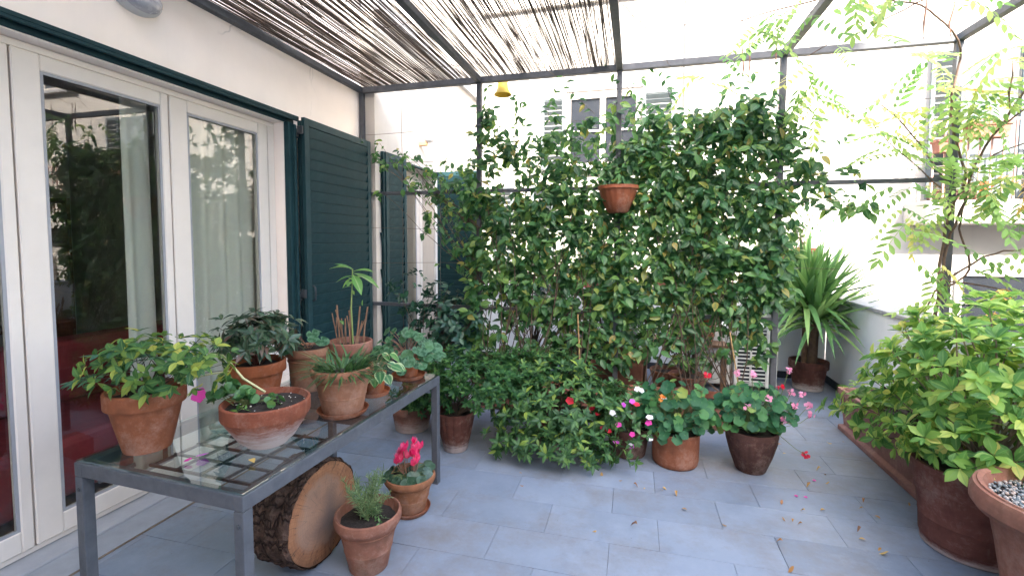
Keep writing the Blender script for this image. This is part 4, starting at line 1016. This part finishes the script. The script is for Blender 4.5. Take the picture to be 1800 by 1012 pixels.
trough('long reddish terracotta trough behind the geraniums, below the right trellis bay', -.03, .95, 3.90, 4.15, .25, terracotta('terracotta_trough', (.33, .14, .09), .22))

# ------------------------------------------------------------------ climbers on the trellis
def pl(x, xs, ys): return float(np.interp(x, xs, ys))
def dens_main(x, z):
    top = pl(x, [-1.5, -1.3, -1.05, -.7, -.4, -.2, .1, .5, .9, 1.1, 1.3, 1.5, 1.75], [2.35, 2.72, 2.45, 2.58, 2.62, 2.72, 2.62, 2.55, 2.62, 2.6, 2.3, 2.2, 2.0])
    bot = pl(x, [-1.5, -1.2, 0, .2, 1.1, 1.2, 1.4], [.45, .4, .42, .45, .5, .8, 1.3])
    if z > top or z < bot: return 0
    d = 1.
    d *= min(1, (top - z) / .22 + .25)
    if z > 1.9 and x < -.55: d *= .42 if x < -.9 else .55
    elif z > 2.2 and x < .05: d *= .62
    if 1.0 < z < 1.75: d *= 1.25
    if z < .95: d *= .7
    if z < .75: d *= .6
    if x > .15 and z < .9: d *= .7
    if x > 1.14: d *= (.34 if x < 1.3 else .15) if z > 1.7 else (.12 if x < 1.25 else 0)
    if 1.02 < x <= 1.12 and z < 1.2: d *= .6
    for hx, hz, hr, k in ((.86, 1.50, .13, .9), (-.8, 2.1, .18, .6), (.08, 2.02, .12, .4), (.93, 2.12, .12, .7), (.75, 1.96, .10, .4), (-.45, 1.12, .12, .3), (.35, .92, .14, .5), (-1.0, .62, .2, .5), (-.1, .62, .18, .5), (.7, .62, .2, .4)):
        q = ((x - hx) ** 2 + (z - hz) ** 2) / hr ** 2
        if q < 1: d *= 1 - k * (1 - q)
    return d
def dens_left(x, z):
    d = 0
    band = 2.40 - (x + 2.55) * .42
    if abs(z - band) < .11: d = .32
    if -2.1 < x and 1.98 < z < 2.25: d = max(d, .5)
    if -2.45 < x < -2.2 and 1.95 < z < 2.15: d = max(d, .3)
    if x > -1.98 and 1.5 < z <= 2.0: d = max(d, .45)
    if x > -1.75 and 1.2 < z < 2: d = max(d, .45)
    return d
def climb(root, dens, x0, x1, z0, z1, n, L, tmpl, key, mat, nmin=4, nmax=8, depth=.13, nz=.75, seed=0):
    ms = []; tips = []; tries = 0
    while len(ms) < n and tries < n * 60:
        tries += 1
        x, z = R(x0, x1), R(z0, z1); d = dens(x, z)
        if d <= 0: continue
        k = d * (1 + nz * (noise.noise(V3(x * 4.2, z * 4.2, seed)) * 1.6 + .5 * noise.noise(V3(x * 11, z * 11, seed + 5))))
        if random.random() > k: continue
        p = V3(x, YT + random.gauss(0, .45) * depth * (1 if z > .6 else .6) - .01, z); tips.append(p)
        ax = V3(R(-.9, .9), -.75 + R(-.4, .5), R(-.5, .6)).normalized()
        for j in range(random.randint(nmin, nmax)):
            q = p + ax * R(-.02, .06) + rdir() * .036
            dr = V3(R(-1, 1), R(-.9, .35), R(-1.15, .25)).normalized(); nn = V3(R(-.5, .5), -.75 + R(-.35, .35), .65 + R(-.4, .4))
            l = L * R(.5, 1.3); ms.append(frame(q, dr, nn, (l * R(.85, 1.15), l, l)))
    foliage(root, tmpl, key, ms, mat); return tips
def vines(root, roots, tips, n, r0, mat):
    mb = MB()
    for k in range(n):
        b0 = Vector(random.choice(roots)) + V3(R(-.04, .04), R(-.03, .03), 0); t = random.choice(tips)
        pts = [b0]; m_ = 8
        for i in range(1, m_ + 1):
            f_ = i / m_; p = b0.lerp(t, f_ ** 1.1); pts.append(p + V3(.06 * math.sin(f_ * 5 + k), R(-.02, .02), .03 * math.sin(f_ * 7 + k * 2)) * math.sin(PI * f_))
        mb.tube(pts, [r0 * (1 - .65 * i / m_) for i in range(m_ + 1)], 5, False)
    mb.build('stem', mat, root, smooth=60)
G = 'climbers on the trellis'
CL1 = thing('climbing_plant', 'glossy climber covering the trellis left of the hanging pot', 'climbing plant', (0, 0, 0), G)
t1 = climb(CL1, dens_main, -1.5, -.14, .4, 2.75, 6000, .084, ELL, 'ell', LM_CLIMB, seed=3)
vines(CL1, [(-1.2, 4.02, .2), (-.9, 4.02, .2), (-.45, 4.02, .2)], t1, 30, .006, BARKS)
CL2 = thing('climbing_plant', 'dense glossy climber covering the trellis right of the hanging pot', 'climbing plant', (0, 0, 0), G)
t2 = climb(CL2, dens_main, -.14, 1.75, .42, 2.75, 8800, .084, ELL, 'ell', LM_CLIMB, seed=8)
vines(CL2, [(.1, 4.02, .2), (.45, 4.02, .2), (.8, 4.02, .2)], t2, 28, .005, BARKS)
CL3 = thing('climbing_plant', 'sparse climber twigs reaching along the trellis towards the house wall', 'climbing plant', (0, 0, 0), G)
t3 = climb(CL3, dens_left, -2.62, -1.42, 1.2, 2.5, 520, .07, ELL, 'ell', LM_CLIMB, seed=13, nz=.6)
vines(CL3, [(-1.35, 4.15, 1.1), (-1.4, 4.15, 1.6)], t3, 34, .004, BARKS)
# thin leafy shoots waving above the mass, up to the beam
mb = MB(); ms = []
for (x, z, dx, dz) in ((-.95, 2.5, -.1, .3), (-.75, 2.55, .05, .25), (-.35, 2.6, -.28, .33), (-.2, 2.65, .3, .3), (.1, 2.6, -.35, .38), (.35, 2.5, -.15, .4), (.8, 2.55, .1, .3), (1.0, 2.55, .05, .32), (-1.38, 2.4, .05, .5), (-1.1, 2.4, .1, .35), (.6, 2.5, .12, .32), (1.2, 2.2, .35, .1), (1.25, 2.0, .42, .12), (1.2, 1.8, .25, .05)):
    a = V3(x, YT, z); e = a + V3(dx, R(-.06, .02), dz); mid = a.lerp(e, .5) + V3(R(-.04, .04), 0, R(-.03, .03))
    mb.tube([a, mid, e], [.0028, .002, .0014], 5, False)
    for s in np.linspace(.1, 1, 7):
        p = a.lerp(mid, s * 2) if s < .5 else mid.lerp(e, s * 2 - 1)
        for q in range(random.randint(1, 2)): ms.append(frame(p, V3(R(-1, 1), R(-.6, .3), R(-1, .4)), V3(R(-.4, .4), -.8, .6), R(.055, .085)))
foliage(CL2, ELL, 'ell', ms, LM_CLIMB); mb.build('shoot', BARKS, CL2, smooth=60)
# dark broad-leaved shrub by the wall behind the table
r = thing('potted_plant', 'dark glossy broad-leaved shrub in front of the far shutters behind the table', 'potted plant', (-1.95, 4.02, .002), Q)
zs = pot(r, 'collar', .14, .19, .30, T8)
a1, c1 = whorls((.24, .08, .66), (.40, .26, .46), 180, 5, .078, 1.15, .3, .5, -.9, droop=.25)
a2, c2 = whorls((-.12, .05, 1.0), (.28, .2, .3), 26, 5, .07, 1.15, .3, .5, -.9, droop=.25)
foliage(r, ELL, 'ell', a1 + a2, LM_DARK); stems(r, (0, 0, zs), c1 + c2, .006, BARKS, 60)

# hanging half basket pot on the centre post
r = thing('hanging_pot', 'ribbed terracotta hanging pot fixed to the middle trellis post', 'hanging pot', (-.14, 4.06, 1.735))
def hw_(a, z, i): return 1 + .02 * (abs(math.sin(a * 9)) ** .7) * (1 if 0 < i < 6 else .2)
MB().lathe([(0, 0), (.07, 0), (.085, .01), (.125, .10), (.145, .16), (.158, .195), (.168, .197), (.168, .225), (.155, .225), (.14, .18), (0, .17)], 108, wob=hw_).build('pot', terracotta('terracotta_plastic', (.38, .13, .06), .1, rough=.6), r, smooth=35)
MB().lathe([(0, .19), (.148, .19)], 24).build('soil', SOIL, r)
MB().bar((0, .09, .17), (0, .13, .17), .06, .02).build('bracket', STEEL, r)

# ------------------------------------------------------------------ things behind the trellis
r = thing('air_conditioner', 'white outdoor air conditioner unit with slatted grille behind the trellis', 'air conditioner', (1.02, 5.08, .002))
AC = simple('ac_white_metal', (.66, .66, .64), .5, .05, 6, .03)
MB().box(-.42, .36, 0, .28, .05, .66).build('casing', AC, r, bevel=.012, seg=2)
MB().box(-.02, .27, -.012, .0, .09, .62).build('dark_opening', simple('ac_dark', (.02, .025, .035), .6), r)
gr = MB().box(-.03, -.0, -.03, -.0125, .08, .63).box(.26, .36, -.03, -.0125, .05, .66).box(.115, .133, -.028, -.0125, .09, .62)
gr.build('grille_frame', AC, r, bevel=.003)
me = shared(MB().box(0, .26, -.026, -.014, -.006, .006), 'grille_bar', AC)
for k in range(14): child('grille_bar', me, None, r, Matrix.Translation((0, 0, .105 + k * .038)))
for x in (-.34, .3): MB().box(x - .03, x + .03, .0, .28, 0, .05).build('foot', DARKST, r)
r = thing('square_pot', 'tall square terracotta pot standing behind the middle trellis post', 'planter', (-.02, 4.50, .002))
mb = MB(); L = [[(sx * o, sy * o, z) for sx, sy in ((-1, -1), (1, -1), (1, 1), (-1, 1))] for o, z in ((.10, 0), (.125, .40), (.14, .405), (.14, .47), (.115, .47), (.11, .42))]
F = [(3, 2, 1, 0), (20, 21, 22, 23)]
for i in range(5):
    for j in range(4): F.append((i * 4 + j, i * 4 + (j + 1) % 4, i * 4 + 4 + (j + 1) % 4, i * 4 + 4 + j))
mb.add([p for q in L for p in q], F).build('pot', T5, r, bevel=.006, seg=2)
a1, c1 = whorls((0, 0, .62), (.24, .2, .18), 46, 6, .065, 1.15, .4, .6, -.7); foliage(r, ELL, 'ell', a1, LM_CLIMB); stems(r, (0, 0, .42), c1, .004, BARKS, 20)
r = thing('wooden_bench', 'brown wooden slatted bench carrying pots behind the right trellis bay', 'bench', (.50, 5.05, .002))
for k in range(5): MB().box(-.42, .40, -.20 + k * .085, -.125 + k * .085, .465, .495).build('slat', WD, r, bevel=.003)
for sx in (-.38, .36):
    for sy in (-.18, .18): MB().box(sx - .025, sx + .025, sy - .025, sy + .025, 0, .464).build('leg', WD, r)
def smallpot(label, loc, rb, rr, h, mat, n=14, lm=LM_CLIMB, hgt=.14, w=.15, style='collar', L=.05):
    r = thing('potted_plant', label, 'potted plant', loc); zs = pot(r, style, rb, rr, h, mat, n=32)
    if n: a1, c1 = whorls((0, 0, h + hgt * .5), (w, w, hgt), n, 6, L, 1.1, .35, .6, -.7); foliage(r, ELL, 'ell', a1, lm); stems(r, (0, 0, zs), c1, .003, BARKS, 12)
    return r
smallpot('bright orange pot on the wooden bench behind the trellis', (.66, 5.02, .498), .12, .16, .30, T6, 10)
smallpot('beige pot with dark inside standing under the wooden bench', (.32, 4.72, .002), .12, .15, .26, T2, 0, style='drum')
smallpot('terracotta pot at the foot of the back wall by the left trellis bay', (-1.55, 4.7, .002), .12, .16, .26, T5, 16)
r = thing('storage_box', 'black storage box standing by the back wall behind the left trellis bay', 'box', (-.52, 5.10, .002))
BLK = simple('black_plastic', (.012, .013, .015), .5, .3, 8, .05)
MB().box(-.24, .24, -.16, .2, 0, .43).build('body', BLK, r, bevel=.015, seg=2); MB().box(-.25, .25, -.17, .21, .432, .48).build('lid', BLK, r, bevel=.012, seg=2)
r = thing('storage_box', 'grey weathered metal cabinet beside the black box behind the trellis', 'box', (-.16, 5.38, .002))
MB().box(-.16, .2, -.1, .2, 0, .70).build('body', simple('grey_metal_sheet', (.24, .24, .26), .6, .2, 6, .05), r, bevel=.008)
MB().box(-.165, .205, -.11, .21, .702, .72).build('lid', DARKST, r)
for k, (x, y, lb, hgt) in enumerate(((-.43, 4.03, 'thin bamboo cane standing in the left long trough', .87), (.86, 4.03, 'thin leaning bamboo cane standing in the right long trough', .78))):
    o = MB().tube([V3(x + .02, y, .19), V3(x - .01 - .03 * k, y, hgt * .5), V3(x - .03 - .08 * k, y - .01, hgt)], .006, 7).build('bamboo_cane', simple('bamboo', (.42, .27, .12), .6, .2, 20, .1), smooth=60); tag(o, lb, 'cane')
for i, (x, y, h_, w_, lb) in enumerate(((-1.05, 4.95, .55, .42, 'dark bushy shrub in a pot behind the left trellis bay'), (-.25, 4.85, .75, .32, 'dark bushy shrub in a pot behind the hanging pot'), (.50, 4.60, .45, .26, 'dark bushy shrub in a pot left of the air conditioner behind the trellis'))):
    r = thing('potted_plant', lb, 'potted plant', (x, y, .002)); zs = pot(r, 'collar', .13, .17, .26, T5, n=32)
    a1, c1 = whorls((0, 0, .30 + h_), (w_, .24, h_ * .62), 120 if i < 2 else 50, 6, .075, 1.15, .35, .5, -.8, droop=.2)
    foliage(r, ELL, 'ell', a1, LM_CLIMB if i else LM_DARK, limit=300); stems(r, (0, 0, zs), c1, .006, BARKS, 40)
# planters on the back parapet
def wallbox(label, x0, x1, y, z, h, mat, n, lm=LM_CLIMB, d=.2, grow=.18):
    r = thing('planter_box', label, 'planter', ((x0 + x1) / 2, y, z)); a = (x1 - x0) / 2
    L = [[(sx * (a - o), sy * (d / 2 - o), zz) for sx, sy in ((-1, -1), (1, -1), (1, 1), (-1, 1))] for o, zz in ((.02, 0), (.006, h * .8), (-.006, h * .81), (-.006, h), (.018, h), (.022, h * .85))]
    F = [(3, 2, 1, 0), (20, 21, 22, 23)]
    for i in range(5):
        for j in range(4): F.append((i * 4 + j, i * 4 + (j + 1) % 4, i * 4 + 4 + (j + 1) % 4, i * 4 + 4 + j))
    MB().add([p for q in L for p in q], F).build('pot', mat, r, bevel=.004)
    if n: a1, c1 = whorls((0, 0, h + grow * .6), (a * 1.05, .16, grow), n, 5, .055, 1.1, .3, .6, -.6); foliage(r, ELL, 'ell', a1, lm); stems(r, (0, 0, h * .8), c1, .003, BARKS, 20)
    return r
RB = terracotta('terracotta_red_box', (.36, .10, .07), .15)
LM_YG = leafmat('yellow_green_leaf', [(0, (.12, .22, .04)), (1, (.32, .38, .07))], .4, .45)
wallbox('red terracotta planter box on the back parapet left of centre', -.95, -.40, 5.82, .936, .20, RB, 26)
wallbox('terracotta planter box with yellow-green shrub on the back parapet behind the trellis', .25, .85, 5.82, .936, .20, T5, 60, LM_YG, grow=.3)
r = wallbox('red terracotta planter box on a stand above the yucca at the back parapet', 1.52, 1.93, 5.80, 1.215, .22, RB, 8)
MB().box(-.17, .17, -.08, .08, -.278, -.002).build('stand', CAPM, r)
mb = MB(); ms = []
for k in range(16):
    a = V3(R(-.1, .1), 0, .2); e = a + V3(R(-.25, .3), R(-.1, .1), R(.2, .55)); mb.tube([a, a.lerp(e, .5) + rdir() * .05, e], [.004, .003, .0015], 5, False)
    for j in range(3): ms.append(frame(a.lerp(e, R(.5, 1)), rdir(), rdir(), R(.03, .05)))
mb.build('stem', BARKS, r, smooth=60); foliage(r, ELL, 'ell', ms, LM_CLIMB)

# ------------------------------------------------------------------ yucca in the corner
r = thing('potted_plant', 'tall yucca with sword leaves in a worn brown pot in the back corner', 'potted plant', (1.745, 5.34, .002), Q)
zs = pot(r, 'collar', .135, .180, .295, terracotta('terracotta_worn', (.19, .085, .065), .3, white=.95, wz=.075))
mb = MB()
for (x, y, t) in ((-.03, 0, .62), (.045, .02, .5), (.01, -.05, .42)): mb.tube([V3(x, y, zs), V3(x * 1.2, y * 1.2, zs + t * .5), V3(x * 1.6, y * 1.6, zs + t)], [.04, .034, .03], 10)
mb.build('trunk', simple('yucca_trunk', (.12, .07, .045), .9, .4, 30, .6, 60), r, smooth=60)
ms = []; md = []
for (cx, cy, cz, n_) in ((-.05, 0, .94, 110), (.08, .03, .84, 90), (.02, -.08, .74, 70)):
    for k in range(n_):
        a = k * 2.4 + R(-.2, .2); t = k / n_; el = 1.5 - 1.5 * t ** 1.15 + R(-.2, .2); l = R(.50, .74) * (1 - .1 * (t < .15))
        d = V3(math.cos(a) * math.cos(el), math.sin(a) * math.cos(el), math.sin(el)); p = V3(cx, cy, cz - .10 * t)
        (ms if el > .35 else md).append(frame(p + d * .02, d, V3(0, 0, 1) if abs(d.z) < .9 else V3(-math.cos(a), -math.sin(a), .3), (l, l, l)))
foliage(r, SWORD, 'sword', ms, LM_YUC); foliage(r, SWORDD, 'swordd', md, LM_YUC)

# ------------------------------------------------------------------ right side: trough, tub with bright shrub, urn
r = thing('planter_box', 'long low pinkish trough with a bright green shrub along the right parapet', 'planter', (1.80, 3.62, .002)); 
a, d, h = .19, .62, .34
L = [[(sx * (a - o), sy * (d - o), z) for sx, sy in ((-1, -1), (1, -1), (1, 1), (-1, 1))] for o, z in ((.0, 0), (.0, .035), (.03, .05), (.006, h * .83), (-.008, h * .84), (-.008, h), (.02, h), (.026, h * .85))]
F = [(3, 2, 1, 0), (28, 29, 30, 31)]
for i in range(7):
    for j in range(4): F.append((i * 4 + j, i * 4 + (j + 1) % 4, i * 4 + 4 + (j + 1) % 4, i * 4 + 4 + j))
MB().add([p for q in L for p in q], F).build('pot', terracotta('terracotta_long_trough', (.42, .24, .21), .2), r, bevel=.006, seg=2)
MB().box(-.165, .165, -.59, .59, h * .8, h * .86).build('soil', SOIL, r)
a1, c1 = whorls((-.20, -.32, .44), (.32, .44, .20), 110, 7, .074, 1.15, .5, .6, -.6)
a2, c2 = whorls((-.04, -.38, .74), (.34, .42, .32), 105, 7, .074, 1.15, .45, .7, -.6)
foliage(r, OBO, 'obo', a1 + a2, LM_SHRUB); stems(r, (0, -.3, h * .85), c1 + c2, .006, BARKS, 46)
r = thing('potted_plant', 'big brown terracotta tub with bright yellow-green broad-leaved shrub at the right', 'potted plant', (1.615, 2.715, .002), Q)
zs = pot(r, 'bigtub', .185, .24, .42, terracotta('terracotta_tub', (.25, .105, .08), .22, white=.55, wz=.035))
a1, c1 = whorls((.10, .06, .86), (.46, .42, .35), 230, 8, .078, 1.1, .6, .8, -.6)
a2, c2 = whorls((.02, -.08, .56), (.37, .32, .17), 100, 8, .074, 1.15, .5, .5, -.7)
foliage(r, OBO, 'obo', a1 + a2, LM_SHRUB); stems(r, (.05, .02, zs), c1 + c2, .008, simple('shrub_bark', (.22, .16, .11), .85, .3, 20, .3), 46, bend=.08)
r = thing('stone_urn', 'large terracotta urn with rolled rim filled with gravel in the right foreground', 'urn', (1.585, 2.12, .002))
pot(r, 'urn', .20, .29, .56, terracotta('terracotta_urn', (.44, .215, .145), .18, moss=.18), soil=.90)
GRV = leafmat('gravel', [(0, (.05, .07, .075)), (.35, (.16, .18, .18)), (.7, (.34, .32, .29)), (.9, (.50, .36, .28)), (1, (.6, .56, .5))], .0, .85)
ST = np.array([[0, 0, .5], [.5, 0, .05], [.1, .5, 0], [-.45, .25, .05], [-.35, -.4, 0], [.3, -.45, -.02], [0, 0, -.4]], float)
ms = []
for k in range(1500): q = .235 * math.sqrt(random.random()); aa = R(0, 6.28); ms.append(frame(V3(q * math.cos(aa), q * math.sin(aa), .513 + .012 * (1 - (q / .235) ** 2) + R(-.002, .004)), rdir(), rdir(), R(.008, .017)))
foliage(r, (ST, [], [(0, 1, 2), (0, 2, 3), (0, 3, 4), (0, 4, 5), (0, 5, 1), (6, 2, 1), (6, 3, 2), (6, 4, 3), (6, 5, 4), (6, 1, 5)], np.zeros(7)), 'stone', ms, GRV, limit=0, name='stone', rest='gravel')

# ------------------------------------------------------------------ wisteria on the right post and overhead
WS = thing('wisteria', 'wisteria with twisted stems and yellow-green leaves climbing the right pergola post', 'climbing plant', (0, 0, 0), G)
WB = simple('wisteria_bark', (.12, .075, .055), .85, .35, 25, .4, 60)
mb = MB(); pts_tip = []
def vine(pts, r0, r1, sub=5, wob=.02, tips=True):
    pts = [Vector(p) for p in pts]; out = []
    for i in range(len(pts) - 1):
        for s in range(sub):
            t = s / sub; a = pts[max(i - 1, 0)]; b_ = pts[i]; c_ = pts[i + 1]; d_ = pts[min(i + 2, len(pts) - 1)]
            out.append(.5 * ((2 * b_) + (c_ - a) * t + (2 * a - 5 * b_ + 4 * c_ - d_) * t * t + (3 * b_ - a - 3 * c_ + d_) * t ** 3) + rdir() * wob * .3)
    out.append(pts[-1]); n_ = len(out)
    mb.tube(out, [r0 + (r1 - r0) * i / (n_ - 1) for i in range(n_)], 7, False)
    if tips: pts_tip.extend(out[n_ // 3:])
    return out
px, py = 2.25, YT - .03
vine([(1.95, 3.75, .33), (2.06, 3.95, .9), (2.17, 4.08, 1.2), (px - .03, py - .03, 1.5), (px + .05, py - .04, 1.8), (px + .09, py - .05, 2.05), (px + .22, py - .1, 2.35), (px + .30, py - .2, 2.6), (px + .32, py - .5, 2.95), (px + .1, py - 1.0, 3.05)], .011, .006)
vine([(1.98, 3.8, .33), (2.14, 4.05, 1.1), (px - .06, py - .02, 1.45), (px - .03, py - .05, 1.75), (px + .04, py - .05, 1.95), (px - .05, py - .06, 2.3), (px - .07, py - .05, 2.55), (px - .06, py - .1, 2.85), (px - .4, py - .4, 3.02), (1.5, 3.5, 3.02), (1.2, 3.1, 3.04)], .011, .005)
vine([(2.17, 4.1, 1.15), (px + .1, py - .05, 1.30), (px + .05, py, 1.6), (px + .07, py - .02, 1.85)], .008, .006)
vine([(px, py - .03, 1.25), (px + .2, py - .1, 1.42), (px + .5, py - .15, 1.45), (px + .9, py - .2, 1.38)], .008, .003)
vine([(px - .05, py - .02, 1.22), (px + .35, py - .1, 1.15), (px + .7, py - .2, 1.0)], .007, .003)
vine([(px - .03, py - .03, 1.22), (px - .15, py - .1, 1.1), (px - .25, py - .2, .9)], .009, .005)
vine([(px - .05, py, 1.95), (px - .35, py - .05, 2.35), (px - .55, py - .08, 2.5), (px - .85, py - .1, 2.35), (px - 1.05, py - .12, 2.28)], .006, .002)
vine([(px - .08, py, 1.9), (px - .45, py - .05, 2.25), (px - .6, py - .08, 2.42)], .005, .002)
vine([(px + .2, py - .1, 2.3), (px + .5, py - .2, 2.6), (px + .8, py - .3, 2.8)], .007, .003)
vine([(px + .15, py - .1, 2.1), (px + .6, py - .2, 2.3), (px + 1.0, py - .3, 2.35)], .005, .002)
vine([(1.75, 3.6, 3.03), (1.5, 3.8, 2.95), (1.25, 4.05, 2.9), (1.2, 4.12, 2.75)], .005, .002)
vine([(1.5, 3.4, 3.03), (1.0, 3.5, 3.04), (.6, 3.7, 3.02), (.45, 3.9, 2.95)], .006, .002)
vine([(1.2, 3.1, 3.04), (1.6, 2.7, 3.06), (2.1, 2.5, 3.05)], .005, .003)
vine([(-.1, 3.2, 3.02), (.1, 3.6, 2.98), (.25, 3.9, 2.85)], .004, .0015, tips=False)
mb.build('stem', WB, WS, smooth=60)
ms = []
def wl(p, d=None, l=None): 
    d = d or V3(R(-1, 1), R(-1, .3), R(-.55, .25)); ms.append(frame(p, d, V3(R(-.3, .3), R(-.5, .1), 1), l or R(.22, .38)))
for k in range(36): wl(random.choice(pts_tip) + rdir() * .05)
for (x, y, z, n_) in ((1.95, 4.0, 2.0, 6), (1.95, 4.05, 1.75, 5), (1.9, 4.0, 1.62, 3), (1.95, 4.0, 1.4, 3), (2.05, 4.0, 1.2, 5), (2.5, 4.0, 2.05, 14), (2.35, 4.0, 1.95, 10), (2.6, 3.95, 1.85, 10), (2.3, 4.0, 2.5, 14), (2.1, 4.05, 2.5, 12), (2.5, 3.9, 2.75, 10), (1.3, 4.1, 2.75, 8), (1.25, 4.1, 2.62, 5), (.85, 3.6, 3.0, 9), (1.1, 3.4, 3.02, 10), (1.7, 3.3, 3.0, 12), (2.2, 3.1, 3.0, 12), (1.4, 2.9, 3.05, 10), (2.7, 3.9, 1.4, 9), (2.55, 3.95, 1.3, 8), (2.95, 3.9, 1.45, 8), (1.75, 4.05, 2.3, 8), (2.8, 3.8, 2.3, 10), (2.9, 3.8, 2.6, 10), (.5, 3.95, 2.85, 4), (1.9, 4.0, 2.75, 6)):
    for k in range(n_): wl(V3(x, y, z) + rdir() * .12, V3(R(-1, 1), R(-1, .3), R(-.8, .2)))
foliage(WS, WIST, 'wist', ms, LM_WIST, name='compound_leaf')
mb = MB()
for (x, y, z, l) in ((.78, 4.05, 2.98, .28), (.83, 4.05, 2.98, .24), (1.0, 3.95, 3.0, .22), (1.95, 3.7, 3.0, .2), (1.75, 3.6, 2.98, .2), (2.4, 3.9, 2.6, .22)): 
    q = MB().tube([V3(x, y, z + .1), V3(x + .005, y, z), V3(x + R(-.02, .02), y, z - l * .5), V3(x, y, z - l)], [.002, .005, .0065, .001], 6); q.build('seed_pod', simple('brown_pod', (.17, .09, .06), .7), WS, smooth=60)

# ------------------------------------------------------------------ balcony plants
wallbox('terracotta flower box hung on the balcony railing, right one', 3.72, 4.12, YB - .60, 2.70, .17, T5, 10, LM_YG, .16)
wallbox('terracotta flower box hung on the balcony railing, left lower one', 3.42, 3.66, YB - .60, 2.55, .15, T5, 10, LM_YG, .16)
smallpot('orange pot on the balcony slab by the right pergola post', (4.05, YB - .30, 2.002), .10, .13, .22, T6, 8)
smallpot('orange pot on the balcony slab at the right edge of the view', (5.30, YB - .30, 2.002), .12, .15, .26, T6, 12)
wallbox('dark planter box of heather on the left end of the balcony slab', 3.50, 3.95, YB - .38, 2.002, .13, T7, 26, leafmat('heather', [(0, (.12, .05, .05)), (1, (.12, .16, .05))], .3, .6), .18, .12)
smallpot('dark blue pot on the balcony slab behind the wisteria', (4.75, YB - .28, 2.002), .12, .13, .26, simple('dark_blue_glaze', (.03, .045, .07), .3), 10)

# ------------------------------------------------------------------ fallen leaves on the floor
V, F4, F3, E = ELL
FL = []
for k in range(5):
    v = V.copy(); v[:, 2] += .25 * np.sin(v[:, 1] * 3 + k) + 3.2 * v[:, 0] ** 2 * (1 if k % 2 else -.6); v[:, 0] *= R(.7, 1.1)
    v[:, 2] -= v[:, 2].min(); me = mesh_np('fallen_leaf', v, F4, F3, {'edge': E, 'rnd': np.zeros(len(v))}); me.materials.append(LM_FALL); FL.append(me)
spots = [(1288, 928), (906, 861)]
spot_w = [(.50, 2.60), (-.63, 2.72)]
for k in range(42):
    for tr_ in range(20):
        x, y = random.gauss(1.12, .32), R(2.25, 4.6)
        if x < .55 + .1 * (y > 3.5) or x > 1.55 or (x - .767) ** 2 + (y - 3.3) ** 2 < .05 or (x - 1.615) ** 2 + (y - 2.7) ** 2 < .06: continue
        break
    spot_w.append((x, y))
spot_w += [(R(-.2, .9), R(2.3, 3.0)) for k in range(4)] + [(R(-.7, .3), R(2.85, 2.98)) for k in range(8)]
for x, y in spot_w:
    s = R(.018, .042)
    o = child('fallen_leaf', random.choice(FL), None, None, Matrix.Translation((x, y, .002)) @ Matrix.Rotation(R(0, 6.28), 4, 'Z') @ Matrix.Scale(s, 4))
    lb = ('beneath the azalea bush' if y > 2.84 and x < .4 else 'in the middle of the open tiles' if x < .62 else 'in the passage towards the yucca' if y > 3.6 else 'beside the long pinkish trough' if y > 3.05 else 'in the foreground before the brown tub')
    tag(o, 'small dry yellow-brown leaf fallen on the floor ' + lb, 'leaf', 'dry leaves ' + lb)
for i, (x, y) in enumerate(((.95, 3.02), (1.0, 3.02), (1.12, 3.25))):
    me = mesh_np('petal', FLW4[0], FLW4[1], FLW4[2], {'edge': FLW4[3], 'rnd': np.zeros(len(FLW4[0]))}); me.materials.append(F_MAG)
    o = child('fallen_petal', me, None, None, Matrix.Translation((x, y, .006)) @ Matrix.Scale(.022, 4)); tag(o, 'tiny fallen pink petal on the floor near the dark ribbed pot', 'petal', 'pink petals on the floor')
